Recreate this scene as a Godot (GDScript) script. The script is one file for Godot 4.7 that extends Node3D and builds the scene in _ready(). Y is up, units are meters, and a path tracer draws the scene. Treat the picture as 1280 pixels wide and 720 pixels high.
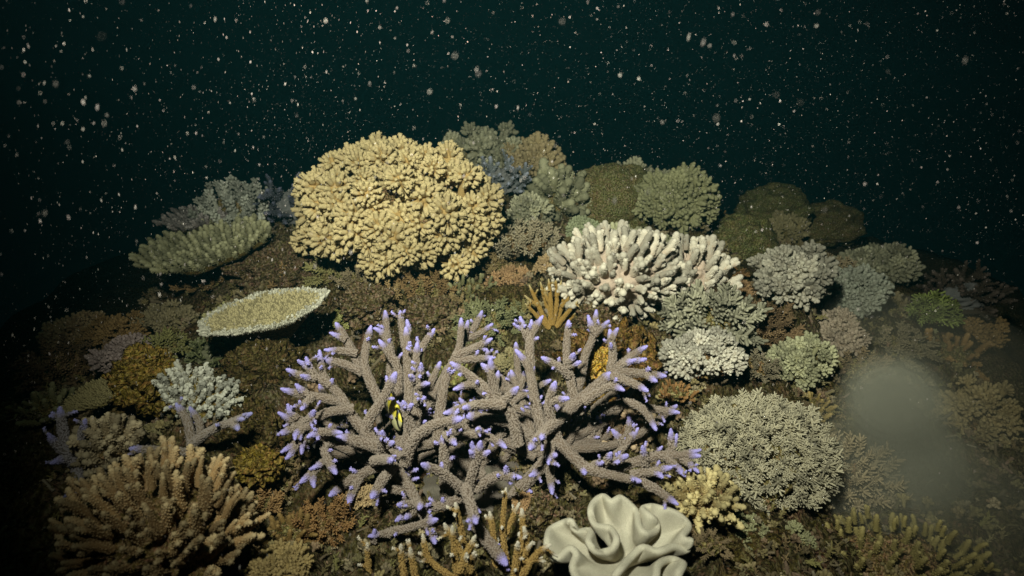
extends Node3D
# A coral reef at night under a diver's lamp. Units are metres, y is up.

const FOCAL := 772.0            # focal length in photograph pixels (1280 x 720)
const PITCH := 20.0
const EYE := Vector3(0, 1.05, 0)

var rng := RandomNumberGenerator.new()
var soft := FastNoiseLite.new()
var rough := FastNoiseLite.new()
var anchors: Array = []          # [x, z, y, weight] the reef passes through these
var used := {}

# ---------------------------------------------------------------- small helpers
func at(px: float, py: float, d: float) -> Vector3:
	var s := sin(deg_to_rad(PITCH))
	var c := cos(deg_to_rad(PITCH))
	var r := (px - 640.0) / FOCAL * d
	var u := (360.0 - py) / FOCAL * d
	return EYE + Vector3(r, -s * d + c * u, -c * d - s * u)

func numbered(called: String) -> String:
	var k: int = used.get(called, 0)
	used[called] = k + 1
	return called if k == 0 else "%s_%03d" % [called, k]

func thing(called: String, label: String, category: String, where: Vector3, group := "") -> Node3D:
	var o := Node3D.new()
	o.name = numbered(called)
	add_child(o)
	o.position = where
	o.set_meta("label", label)
	o.set_meta("category", category)
	if group != "":
		o.set_meta("group", group)
	return o

func part(parent: Node, called: String, mesh: Mesh, mat: Material, xf := Transform3D()) -> MeshInstance3D:
	var o := MeshInstance3D.new()
	o.name = called
	o.mesh = mesh
	o.material_override = mat
	o.transform = xf
	parent.add_child(o, true)
	return o

func swarm(parent: Node, called: String, mesh: Mesh, mat: Material, xfs: Array, cols: Array = []) -> MultiMeshInstance3D:
	var mm := MultiMesh.new()
	mm.transform_format = MultiMesh.TRANSFORM_3D
	mm.use_colors = cols.size() > 0
	mm.mesh = mesh
	mm.instance_count = xfs.size()
	for k in xfs.size():
		mm.set_instance_transform(k, xfs[k])
		if cols.size() > 0:
			mm.set_instance_color(k, cols[k])
	var o := MultiMeshInstance3D.new()
	o.name = called
	o.multimesh = mm
	o.material_override = mat
	o.set_meta("kind", "stuff")
	parent.add_child(o, true)
	return o

func rf(a: float, b: float) -> float:
	return rng.randf_range(a, b)

func rdir() -> Vector3:
	return Vector3(rng.randfn(), rng.randfn(), rng.randfn()).normalized()

func frame(y: Vector3, spin: float, s: float, wide := 1.0) -> Basis:
	y = y.normalized()
	var x := y.cross(Vector3(0.31, 0.2, 0.93)).normalized()
	x = x.rotated(y, spin)
	return Basis(x * s * wide, y * s, x.cross(y) * s * wide)

# ---------------------------------------------------------------- mesh building
class Geo:
	var v := PackedVector3Array()
	var n := PackedVector3Array()
	var c := PackedColorArray()
	var i := PackedInt32Array()
	func mesh() -> ArrayMesh:
		var a := []
		a.resize(Mesh.ARRAY_MAX)
		a[Mesh.ARRAY_VERTEX] = v
		a[Mesh.ARRAY_NORMAL] = n
		a[Mesh.ARRAY_COLOR] = c
		a[Mesh.ARRAY_INDEX] = i
		var m := ArrayMesh.new()
		m.add_surface_from_arrays(Mesh.PRIMITIVE_TRIANGLES, a)
		return m
	func smooth() -> void:
		n.resize(v.size())
		n.fill(Vector3.ZERO)
		for k in range(0, i.size(), 3):
			var f := (v[i[k + 2]] - v[i[k]]).cross(v[i[k + 1]] - v[i[k]])
			n[i[k]] += f
			n[i[k + 1]] += f
			n[i[k + 2]] += f
		for k in n.size():
			n[k] = n[k].normalized()

# A round limb along pts with a radius and a colour at each point, closed by a rounded end.
func tube(g: Geo, pts: Array, rad: Array, cols: Array, sides := 8, wob := 0.0) -> void:
	var first := g.v.size()
	var t: Vector3 = (pts[1] - pts[0]).normalized()
	var nx := t.cross(Vector3(0.3, 0.15, 0.94)).normalized()
	var rings := pts.size()
	var list_p: Array = pts.duplicate()
	var list_r: Array = rad.duplicate()
	var list_c: Array = cols.duplicate()
	var last_t: Vector3 = (pts[rings - 1] - pts[rings - 2]).normalized()
	var re: float = rad[rings - 1]
	for a in [0.5, 0.85]:
		list_p.append(pts[rings - 1] + last_t * re * a)
		list_r.append(re * sqrt(1.0 - a * a))
		list_c.append(cols[rings - 1])
	var total := list_p.size()
	for k in total:
		var tk: Vector3
		if k == 0:
			tk = t
		elif k >= rings - 1:
			tk = last_t
		else:
			tk = (pts[k + 1] - pts[k - 1]).normalized()
		nx = (nx - tk * nx.dot(tk)).normalized()
		var by := tk.cross(nx)
		var r: float = list_r[k]
		var cap: float = 0.0 if k < rings else (0.5 if k == rings else 0.85)
		for j in sides:
			var an := TAU * j / sides
			var rd := nx * cos(an) + by * sin(an)
			g.v.append(list_p[k] + rd * r * (1.0 + wob * rng.randf_range(-1, 1)))
			g.n.append((rd * sqrt(1.0 - cap * cap) + tk * cap).normalized())
			g.c.append(list_c[k])
	g.v.append(pts[rings - 1] + last_t * re)
	g.n.append(last_t)
	g.c.append(cols[rings - 1])
	var pole := g.v.size() - 1
	for k in total - 1:
		for j in sides:
			var a0 := first + k * sides + j
			var a1 := first + k * sides + (j + 1) % sides
			g.i.append_array([a0, a0 + sides, a1, a1, a0 + sides, a1 + sides])
	for j in sides:
		g.i.append_array([first + (total - 1) * sides + j, pole, first + (total - 1) * sides + (j + 1) % sides])

# A small cup-shaped bump (a corallite) on a surface.
func cup(g: Geo, p: Vector3, axis: Vector3, r: float, h: float, low: Color, high: Color, sides := 5) -> void:
	var first := g.v.size()
	var u := axis.cross(Vector3(0.21, 0.9, 0.37)).normalized()
	var w := axis.cross(u)
	for j in sides:
		var an := TAU * j / sides
		var rd := u * cos(an) + w * sin(an)
		g.v.append(p + rd * r)
		g.n.append((rd + axis * 0.35).normalized())
		g.c.append(low)
	for j in sides:
		var an := TAU * j / sides
		var rd := u * cos(an) + w * sin(an)
		g.v.append(p + rd * r * 0.6 + axis * h)
		g.n.append((rd * 0.6 + axis).normalized())
		g.c.append(high)
	g.v.append(p + axis * h * 1.12)
	g.n.append(axis)
	g.c.append(high)
	for j in sides:
		var k := (j + 1) % sides
		g.i.append_array([first + j, first + sides + j, first + k, first + k, first + sides + j, first + sides + k])
		g.i.append_array([first + sides + j, first + 2 * sides, first + sides + k])

func along(pts: Array, rad: Array, f: float) -> Array:
	var x := f * (pts.size() - 1)
	var k := mini(int(x), pts.size() - 2)
	var q := x - k
	return [pts[k].lerp(pts[k + 1], q), lerpf(rad[k], rad[k + 1], q), (pts[k + 1] - pts[k]).normalized()]

func studs(g: Geo, pts: Array, rad: Array, count: int, size: float, low: Color, high: Color, lean := 0.8, tip_from := 2.0, tip_col := Color.WHITE, full := 0.0) -> void:
	for k in count:
		var f := (k + rng.randf()) / count
		var a := along(pts, rad, f)
		var t: Vector3 = a[2]
		var s := t.cross(Vector3(0.3, 0.15, 0.94)).normalized().rotated(t, k * 2.39996 + rf(-0.3, 0.3))
		var ax := (s + t * lean * rf(0.6, 1.3)).normalized()
		var z := size * rf(0.65, 1.25)
		if full > 0.0:
			z *= clampf(a[1] / full * 1.15, 0.35, 1.0)
		var hi := high
		var lo := low
		if f > tip_from:
			var w := clampf((f - tip_from) / (1.0 - tip_from) * 1.6, 0.25, 1.0)
			hi = high.lerp(tip_col, w)
			lo = low.lerp(tip_col, w * 0.7)
		cup(g, a[0] + s * a[1] * 0.92, ax, z, z * rf(1.0, 1.9), lo, hi)

func bend(a: Vector3, b: Vector3, amount: float, steps: int) -> Array:
	var side := (b - a).cross(rdir()).normalized() * (b - a).length() * amount
	var out := []
	for k in steps + 1:
		var f := float(k) / steps
		out.append(a.lerp(b, f) + side * sin(f * PI))
	return out

# A knobbly lump built on a sphere grid.
func lump(rx: float, ry: float, rz: float, rows: int, cols: int, amp: float, freq: float, tint: Array, low := -1.0, ns: FastNoiseLite = null, shift := 0.0) -> ArrayMesh:
	var g := Geo.new()
	if ns == null:
		ns = soft
	for a in rows + 1:
		var el := lerpf(asin(low), PI / 2, float(a) / rows)
		for b in cols + 1:
			var an := TAU * (b % cols) / cols
			var d := Vector3(cos(an) * cos(el), sin(el), sin(an) * cos(el))
			var q := d * freq + Vector3.ONE * shift
			var k := 1.0 + amp * ns.get_noise_3dv(q) + amp * 0.45 * ns.get_noise_3dv(q * 2.7)
			g.v.append(Vector3(d.x * rx, d.y * ry, d.z * rz) * k)
			var m := clampf(0.5 + 0.9 * soft.get_noise_3dv(q * 1.9 + Vector3(9, 3, 1)), 0, 1)
			var m2 := clampf(0.5 + 1.2 * rough.get_noise_3dv(q * 3.0), 0, 1)
			g.c.append((tint[0] as Color).lerp(tint[1], m).lerp(tint[2], m2 * 0.6))
	for a in rows:
		for b in cols:
			var p := a * (cols + 1) + b
			g.i.append_array([p, p + cols + 1, p + 1, p + 1, p + cols + 1, p + cols + 2])
	g.smooth()
	for a in rows + 1:
		var p := a * (cols + 1)
		var nn := (g.n[p] + g.n[p + cols]).normalized()
		g.n[p] = nn
		g.n[p + cols] = nn
	return g.mesh()

# ---------------------------------------------------------------- shared shapes, each one unit long along +y
func vary(c: Color, a: float) -> Color:
	var k := 1.0 + rf(-a, a)
	return Color(c.r * k, c.g * k * (1.0 + rf(-a, a) * 0.2), c.b * k)

# plain finger with a pale growing end and rows of cups
func finger(r: float, body: Color, tip: Color, cups: int, cup_r: float, taper := 0.6, end := 0.82, twigs := 0) -> ArrayMesh:
	body = body.lerp(tip, 0.33)
	var g := Geo.new()
	var top := Vector3(rf(-0.1, 0.1), 1.0 - r * taper, rf(-0.1, 0.1))
	var pts := bend(Vector3.ZERO, top, rf(0.02, 0.09), 6)
	var rad := []
	var cols := []
	for k in 7:
		var f := k / 6.0
		rad.append(r * lerpf(1.0, taper, f * f) * rf(0.93, 1.07))
		cols.append(vary(body, 0.08).lerp(tip, smoothstep(end - 0.32, end + 0.1, f)))
	tube(g, pts, rad, cols, 9, 0.03)
	if cups > 0:
		studs(g, pts, rad, cups, cup_r, body, body.lerp(tip, 0.55), 0.8, end, tip)
	for k in twigs:
		var a := along(pts, rad, rf(0.25, 0.75))
		var t: Vector3 = a[2]
		var s := t.cross(rdir()).normalized()
		var p2 := bend(a[0], a[0] + (s * 0.6 + t) * rf(0.18, 0.34), 0.05, 4)
		var r2 := []
		var c2 := []
		for q in 5:
			r2.append(r * lerpf(0.75, 0.5, q / 4.0))
			c2.append(vary(body, 0.08) if q < 3 else tip)
		tube(g, p2, r2, c2, 7, 0.03)
		if cups > 0:
			studs(g, p2, r2, int(cups * 0.3), cup_r, body, body.lerp(tip, 0.55), 0.8, 0.6, tip)
	return g.mesh()

# a stem that breaks into a head of blunt warty knobs
func knob_head(knobs: int, spread: float, r: float, body: Color, tip: Color, warts: int) -> ArrayMesh:
	body = body.lerp(tip, 0.45)
	var g := Geo.new()
	tube(g, [Vector3(0, -0.5, 0), Vector3(0, 0.1, 0), Vector3(0, 0.42, 0)], [0.13, 0.15, 0.24], [body, body, body], 7, 0.08)
	for k in knobs:
		var f := (k + 0.5) / knobs
		var an := k * 2.39996 + rf(-0.35, 0.35)
		var tilt := spread * sqrt(f) + rf(-0.12, 0.12)
		var d := Vector3(cos(an) * sin(tilt), cos(tilt), sin(an) * sin(tilt))
		var a := Vector3(d.x * 0.1, 0.36, d.z * 0.1)
		var b := Vector3(0, 0.42, 0) + d * rf(0.36, 0.56)
		var pts := bend(a, b, rf(0.0, 0.12), 4)
		var w := r * rf(0.8, 1.2)
		var rad := [w * 0.75, w * 0.7, w * 0.85, w * 1.05, w * 0.8]
		tube(g, pts, rad, [body, body, body.lerp(tip, 0.12), body.lerp(tip, 0.6), vary(tip, 0.08)], 7, 0.1)
		for q in warts:
			var c := along(pts, rad, rf(0.55, 1.0))
			var t: Vector3 = c[2]
			var s := t.cross(rdir()).normalized()
			cup(g, c[0] + s * c[1] * 0.8, (s + t * rf(0.3, 1.5)).normalized(), w * rf(0.38, 0.55), w * rf(0.35, 0.6), body.lerp(tip, 0.5), vary(tip, 0.06), 5)
	return g.mesh()

# a rounded cauliflower head: a stem under a dome packed with small round knobs
func curd(knobs: int, r: float, body: Color, tip: Color, warts: int) -> ArrayMesh:
	var g := Geo.new()
	tube(g, [Vector3(0, -0.5, 0), Vector3(0, 0.1, 0), Vector3(0, 0.3, 0), Vector3(0, 0.5, 0)], [0.14, 0.15, 0.2, 0.2], [body, body, body, body], 9, 0.06)
	for k in knobs:
		var f := (k + 0.5) / knobs
		var an := k * 2.39996 + rf(-0.3, 0.3)
		var tilt := 1.75 * sqrt(f) + rf(-0.1, 0.1)
		var d := Vector3(cos(an) * sin(tilt), cos(tilt), sin(an) * sin(tilt))
		var c := Vector3(0, 0.42, 0)
		var w := r * rf(0.8, 1.25)
		var reach := rf(0.36, 0.5)
		var pts := bend(c + d * 0.2, c + d * reach, 0.05, 3)
		var rad := [w * 0.8, w * 0.9, w * 1.1, w * 0.95]
		tube(g, pts, rad, [body, body, vary(tip, 0.08), vary(tip, 0.08)], 7, 0.1)
		for q in warts:
			var n := (d + rdir() * 0.9).normalized()
			cup(g, c + d * reach + n * w * 0.75, n, w * rf(0.35, 0.5), w * rf(0.35, 0.6), tip, vary(tip, 0.06), 5)
	return g.mesh()

# short upright branchlet with side scales all round
func bottlebrush(body: Color, tip: Color, scales: int, wide := 0.3) -> ArrayMesh:
	body = body.lerp(tip, 0.58)
	var g := Geo.new()
	var pts := bend(Vector3.ZERO, Vector3(rf(-0.15, 0.15), 0.92, rf(-0.15, 0.15)), 0.06, 5)
	var rad := [0.13, 0.13, 0.12, 0.11, 0.1, 0.07]
	tube(g, pts, rad, [body, body, vary(body, 0.1), body, body.lerp(tip, 0.4), tip], 7, 0.05)
	for k in scales:
		var f := (k + rng.randf()) / scales
		var a := along(pts, rad, f)
		var t: Vector3 = a[2]
		var s := t.cross(Vector3(0.3, 0.15, 0.94)).normalized().rotated(t, k * 2.39996 + rf(-0.3, 0.3))
		var b: Vector3 = a[0] + (s + t * rf(0.7, 1.3)).normalized() * wide * rf(0.7, 1.15)
		var p2 := [a[0], (a[0] as Vector3).lerp(b, 0.6), b]
		tube(g, p2, [0.06, 0.055, 0.045], [body, vary(body.lerp(tip, 0.25), 0.1), tip], 5, 0.04)
	return g.mesh()

# forked staghorn twig
func stag_twig(r: float, body: Color, tip: Color, forks: int, cups: int) -> ArrayMesh:
	var g := Geo.new()
	var pts := bend(Vector3.ZERO, Vector3(rf(-0.15, 0.15), 0.95, rf(-0.15, 0.15)), 0.07, 6)
	var rad := []
	var cols := []
	for k in 7:
		rad.append(r * lerpf(1.0, 0.5, k / 6.0))
		cols.append(body if k < 6 else tip)
	tube(g, pts, rad, cols, 9, 0.03)
	studs(g, pts, rad, cups, r * 0.2, body, body.lerp(tip, 0.3), 0.8, 0.9, tip)
	for k in forks:
		var a := along(pts, rad, rf(0.25, 0.8))
		var t: Vector3 = a[2]
		var s := t.cross(rdir()).normalized()
		var p2 := bend(a[0], a[0] + (s + t * rf(0.6, 1.2)).normalized() * rf(0.25, 0.45), 0.06, 5)
		var r2 := []
		var c2 := []
		for q in 6:
			r2.append(a[1] * lerpf(0.85, 0.5, q / 5.0))
			c2.append(body if q < 5 else tip)
		tube(g, p2, r2, c2, 8, 0.03)
		studs(g, p2, r2, int(cups * 0.5), r * 0.2, body, body.lerp(tip, 0.3), 0.8, 0.82, tip)
	return g.mesh()

# ---------------------------------------------------------------- colonies
func ground_anchor(p: Vector3, w := 1.0) -> void:
	anchors.append([p.x, p.z, p.y, w])

# o: px centre cx, cy; half sizes rx, ry, rz in px; depth d; n pieces; variants; mats; len (px)
func dome(o: Dictionary) -> Node3D:
	var k: float = o.d / FOCAL
	var c := at(o.cx, o.cy, o.d)
	var R := Vector3(o.rx, o.ry, o.rz) * k
	var base := c - Vector3(0, R.y * o.get("sink", 0.55), 0)
	var root: Node3D = o.into if o.has("into") else thing(o.name, o.label, o.get("category", "coral"), base, o.get("group", ""))
	if not o.has("into"):
		ground_anchor(base + Vector3(0, R.y * 0.1, 0), o.get("weight", 1.0))
	var off := c - root.position
	var L: float = o.len * k
	var low: float = o.get("low", -0.35)
	var core: float = o.get("core", 0.62)
	var seedling := rf(0, 50)
	part(root, "base", lump(R.x * core, R.y * core, R.z * core, 30, 48, 0.42, 2.4, o.core_tint, -1.0, rough, seedling), o.core_mat, Transform3D(Basis(), off - Vector3(0, R.y * 0.08, 0)))
	var lob: float = o.get("lobes", 0.45)
	var n: int = o.n
	var xfs := []
	for q in n:
		var y := lerpf(1.0, low, (q + rf(0.1, 0.9)) / n)
		var an := q * 2.39996 + rf(-0.18, 0.18)
		var h := sqrt(maxf(0.0, 1.0 - y * y))
		var dr := Vector3(cos(an) * h, y, sin(an) * h)
		if o.get("gaps", true) and soft.get_noise_3dv(dr * 4.1 + Vector3.ONE * (seedling + 20.0)) > 0.42:
			continue
		var swell := 1.0 + lob * soft.get_noise_3dv(dr * 2.6 + Vector3.ONE * seedling)
		var P := Vector3(dr.x * R.x, dr.y * R.y, dr.z * R.z) * swell
		var nr := Vector3(dr.x / R.x, dr.y / R.y, dr.z / R.z).normalized()
		nr = (nr + Vector3.UP * o.get("up", 0.3) + rdir() * o.get("mess", 0.18)).normalized()
		var l: float = L * rf(0.68, 1.18) * o.get("stretch", 1.0)
		xfs.append(Transform3D(frame(nr, rf(0, TAU), l), off + P - nr * l * 0.85))
	var vs: Array = o.variants
	var ms: Array = o.mats
	var small := []
	for q in int(o.get("fill", 0)):
		var y := lerpf(1.0, low, (q + rf(0.1, 0.9)) / o.fill)
		var an := q * 2.39996 + rf(-0.18, 0.18)
		var h := sqrt(maxf(0.0, 1.0 - y * y))
		var dr := Vector3(cos(an) * h, y, sin(an) * h)
		var P := Vector3(dr.x * R.x, dr.y * R.y, dr.z * R.z) * (0.95 + lob * soft.get_noise_3dv(dr * 2.6 + Vector3.ONE * seedling))
		var nr := (Vector3(dr.x / R.x, dr.y / R.y, dr.z / R.z).normalized() + Vector3.UP * 0.4 + rdir() * 0.3).normalized()
		var l := L * rf(0.5, 0.8)
		small.append(Transform3D(frame(nr, rf(0, TAU), l), off + P - nr * l * 0.8))
	if small.size() > 0:
		swarm(root, "fine_branchlets", vs[0], ms[0], small)
	if o.get("stuff", false):
		n = xfs.size()
		var per := ceili(float(n) / vs.size())
		for v in vs.size():
			swarm(root, o.piece, vs[v], ms[v % ms.size()], xfs.slice(v * per, mini(n, (v + 1) * per)))
	else:
		for q in xfs.size():
			part(root, o.piece, vs[rng.randi() % vs.size()], ms[rng.randi() % ms.size()], xfs[q])
	return root

# a tilted plate on a stalk: o.rx half width px, o.rz half depth px, tilt (degrees to the viewer), roll, bowl
func plate(o: Dictionary) -> Node3D:
	var k: float = o.d / FOCAL
	var c := at(o.cx, o.cy, o.d)
	var foot := at(o.foot[0], o.foot[1], o.foot[2] if o.foot.size() > 2 else o.d)
	var root := thing(o.name, o.label, "coral", foot, o.get("group", ""))
	ground_anchor(foot + Vector3(0, 0.01, 0), o.get("weight", 1.0))
	var off := c - foot
	var B := Basis(Vector3.BACK, deg_to_rad(o.roll)) * Basis(Vector3.RIGHT, deg_to_rad(o.tilt)) * Basis(Vector3.UP, deg_to_rad(o.get("yaw", 0.0)))
	var rx: float = o.rx * k
	var rz: float = o.rz * k
	var th: float = o.get("thick", 5.0) * k
	var bowl: float = o.bowl * k
	var ph := rf(0, 9)
	var swell: float = o.get("swell", 0.0) * k
	var rag: float = o.get("ragged", 0.06)
	var cone: float = o.get("cone", 0.0) * k
	var edge := func(an: float) -> float:
		return 1.0 + rag * (0.6 * sin(an * 2 + ph) + sin(an * 5 + ph * 2) + 0.7 * sin(an * 9 + ph * 3))
	var height := func(f: float, an: float) -> float:
		return bowl * f * f + bowl * 0.12 * f * f * sin(an * 3 + ph) + swell * soft.get_noise_2d(cos(an) * f * 3.0 + ph, sin(an) * f * 3.0)
	var g := Geo.new()
	var rows := 10
	var cols := 40
	for side in 2:
		var first := g.v.size()
		for a in rows + 1:
			var f := float(a) / rows
			for b in cols:
				var an := TAU * b / cols
				var e: float = edge.call(an)
				var y: float = height.call(f, an) - (th * (1.2 - f * 0.6) + cone * pow(1.0 - f, 1.5) if side == 1 else 0.0)
				g.v.append(B * Vector3(cos(an) * rx * f * e, y, sin(an) * rz * f * e) + off)
				g.c.append(vary(o.body, 0.12))
		for a in rows:
			for b in cols:
				var p := first + a * cols + b
				var q := first + a * cols + (b + 1) % cols
				if side == 0:
					g.i.append_array([p, q, p + cols, q, q + cols, p + cols])
				else:
					g.i.append_array([p, p + cols, q, q, p + cols, q + cols])
	var m0 := rows * cols
	var m1 := (rows + 1) * cols + rows * cols
	for b in cols:
		var b2 := (b + 1) % cols
		g.i.append_array([m0 + b, m0 + b2, m1 + b, m0 + b2, m1 + b2, m1 + b])
	g.smooth()
	part(root, "plate", g.mesh(), o.core_mat)
	var s := Geo.new()
	var sw: float = o.get("stalk", 22.0) * k
	var neck := off - B.y * (th * 1.0 + cone * 0.5)
	var sp := [Vector3(0, -0.03, 0), neck * 0.35, neck * 0.8, neck]
	tube(s, sp, [sw * 1.35, sw * 0.95, sw * 0.75, sw * 0.2], [o.stalk_tint, vary(o.stalk_tint, 0.2), o.stalk_tint, o.body], 14, 0.12)
	part(root, "stalk", s.mesh(), o.core_mat)
	var n: int = o.n
	var L: float = o.len * k
	var groups := []
	var vs: Array = o.variants
	for q in vs.size():
		groups.append([])
	var inner := []
	for q in n:
		var f := sqrt((q + rf(0.0, 1.0)) / n)
		var an := q * 2.39996
		var e: float = edge.call(an)
		var P := Vector3(cos(an) * rx * f * e, height.call(f, an), sin(an) * rz * f * e)
		var out := Vector3(cos(an), 0, sin(an))
		var lean: float = o.get("lean", 0.25) * f + (o.get("rim", 0.9) * smoothstep(0.88, 1.0, f))
		var nr: Vector3 = (Vector3.UP + out * lean + rdir() * o.get("mess", 0.12)).normalized()
		var l := L * rf(0.8, 1.2)
		var first_v := 0
		var span := vs.size()
		if o.has("rim_from"):
			span = vs.size() / 2
			first_v = span if f > o.rim_from + rf(-0.05, 0.05) else 0
		groups[first_v + rng.randi() % span].append(Transform3D(frame(B * nr, rf(0, TAU), l), B * P + off - B * nr * l * 0.2))
	for q in vs.size():
		if groups[q].size() > 0:
			if o.get("singles", false):
				for xf in groups[q]:
					part(root, o.piece, vs[q], o.mats[q % o.mats.size()], xf)
			else:
				swarm(root, o.piece, vs[q], o.mats[q % o.mats.size()], groups[q])
	return root

# a staghorn bush traced limb by limb: each limb [ [x, y] points from root to end ], depth at root and end, radius px at root and end
func limb_mesh(pts: Array, r0: float, r1: float, body: Color, high: Color, tip: Color, cup_r: float, dens: float) -> ArrayMesh:
	var g := Geo.new()
	var fine := []
	var count := pts.size()
	for k in count - 1:
		var p0: Vector3 = pts[maxi(k - 1, 0)]
		var p3: Vector3 = pts[mini(k + 2, count - 1)]
		var steps := maxi(2, int((pts[k + 1] - pts[k]).length() / 0.006))
		for s in steps:
			fine.append(pts[k].cubic_interpolate(pts[k + 1], p0, p3, float(s) / steps))
	fine.append(pts[count - 1])
	var length := 0.0
	for k in fine.size() - 1:
		length += (fine[k + 1] - fine[k]).length()
	var rad := []
	var cols := []
	var tip_len := 0.0085
	for k in fine.size():
		var f := float(k) / (fine.size() - 1)
		var left := (1.0 - f) * length
		rad.append(lerpf(r0, r1, pow(f, 1.3)) * rf(0.95, 1.05) * 0.5 * (1.0 if left > 0.02 else lerpf(0.45, 1.0, left / 0.02)))
		cols.append(vary(body, 0.1).lerp(tip, smoothstep(tip_len * 2.6, tip_len * 0.7, left)))
	tube(g, fine, rad, cols, 10, 0.03)
	var area := TAU * (r0 + r1) * 0.5 * length
	studs(g, fine, rad, int(area / (cup_r * cup_r) * dens), cup_r, body, high, 0.9, 1.0 - tip_len * 2.4 / length, tip, r0 * 0.5)
	# side nubs, each with its own growing end
	if length > 0.045:
		for k in rng.randi_range(1, 3):
			var a := along(fine, rad, rf(0.45, 0.92))
			var t: Vector3 = a[2]
			var s := t.cross(rdir()).normalized()
			var l := rf(0.009, 0.019)
			var p2 := bend(a[0], a[0] + (s + t * rf(0.3, 0.9)).normalized() * (a[1] + l), 0.05, 5)
			var r2 := []
			var c2 := []
			for q in 6:
				r2.append(a[1] * lerpf(0.62, 0.3, q / 5.0))
				c2.append(body.lerp(tip, smoothstep(0.45, 0.9, q / 5.0)))
			tube(g, p2, r2, c2, 8, 0.03)
			studs(g, p2, r2, 22, cup_r * 0.8, body, high, 0.9, 0.55, tip)
	return g.mesh()

func mat(tone: Color, bump: float, scale: float, rough_v := 0.9, spec := 0.25) -> StandardMaterial3D:
	var m := StandardMaterial3D.new()
	m.vertex_color_use_as_albedo = true
	m.albedo_color = tone
	m.roughness = rough_v
	m.metallic_specular = spec
	m.albedo_texture = speckle
	m.uv1_triplanar = true
	m.uv1_scale = Vector3.ONE * scale
	if bump > 0.0:
		m.heightmap_enabled = true
		m.heightmap_texture = grain
		m.heightmap_scale = bump
	return m

var speckle: Texture2D
var boulder_mat: StandardMaterial3D
var grain: Texture2D

func noise_image(size: int, freq: float, lo: float, hi: float, seed_v: int, kind: int) -> Texture2D:
	var nz := FastNoiseLite.new()
	nz.seed = seed_v
	nz.noise_type = kind
	nz.frequency = freq
	nz.fractal_octaves = 4
	var im := nz.get_seamless_image(size, size)
	var out := Image.create(size, size, false, Image.FORMAT_RGB8)
	for y in size:
		for x in size:
			var q := lerpf(lo, hi, im.get_pixel(x, y).r)
			out.set_pixel(x, y, Color(q, q, q))
	return ImageTexture.create_from_image(out)

# ================================================================
func _ready() -> void:
	rng.seed = 77
	soft.seed = 5
	soft.frequency = 1.0
	soft.fractal_octaves = 2
	rough.seed = 11
	rough.frequency = 1.0
	rough.fractal_octaves = 4

	# camera
	var cam := Camera3D.new()
	cam.name = "camera"
	cam.position = EYE
	cam.rotation_degrees = Vector3(-PITCH, 0, 0)
	cam.fov = rad_to_deg(2.0 * atan(360.0 / FOCAL))
	cam.near = 0.02
	cam.far = 200.0
	var lens := CameraAttributesPhysical.new()
	lens.frustum_focal_length = 24.0
	lens.exposure_aperture = 4.8
	lens.frustum_focus_distance = 1.25
	cam.attributes = lens
	add_child(cam)

	# dark water all round
	var env := Environment.new()
	env.background_mode = Environment.BG_SKY
	var water := ProceduralSkyMaterial.new()
	water.sky_top_color = Color(0.008, 0.02, 0.022)
	water.sky_horizon_color = Color(0.006, 0.02, 0.021)
	water.ground_horizon_color = Color(0.006, 0.02, 0.021)
	water.ground_bottom_color = Color(0.004, 0.012, 0.012)
	water.sun_angle_max = 0.0
	env.sky = Sky.new()
	env.sky.sky_material = water
	env.tonemap_mode = Environment.TONE_MAPPER_LINEAR
	env.tonemap_exposure = 0.9
	env.fog_enabled = true
	env.fog_density = 0.005
	env.fog_light_color = Color(0.36, 0.80, 0.82)
	env.volumetric_fog_enabled = true
	env.volumetric_fog_density = 0.0
	env.sdfgi_enabled = true
	env.ssao_enabled = true
	env.ssil_enabled = true
	var around := WorldEnvironment.new()
	around.name = "water_around"
	around.environment = env
	add_child(around)

	# the last light from the surface
	var sun := DirectionalLight3D.new()
	sun.name = "night_sun"
	sun.light_color = Color(0.45, 0.9, 0.85)
	sun.light_energy = 0.012
	sun.light_angular_distance = 20.0
	sun.rotation_degrees = Vector3(-80, 20, 0)
	sun.shadow_enabled = true
	add_child(sun)

	speckle = noise_image(256, 0.06, 0.62, 1.0, 3, FastNoiseLite.TYPE_SIMPLEX)
	grain = noise_image(256, 0.09, 0.0, 1.0, 8, FastNoiseLite.TYPE_CELLULAR)
	dive_lamp()
	print("lamp ", Time.get_ticks_msec())
	corals()
	print("corals ", Time.get_ticks_msec())
	staghorns()
	print("staghorns ", Time.get_ticks_msec())
	leather_coral()
	fish()
	reef()
	print("reef ", Time.get_ticks_msec())
	silt()
	snow()
	print("done ", Time.get_ticks_msec())

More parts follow.
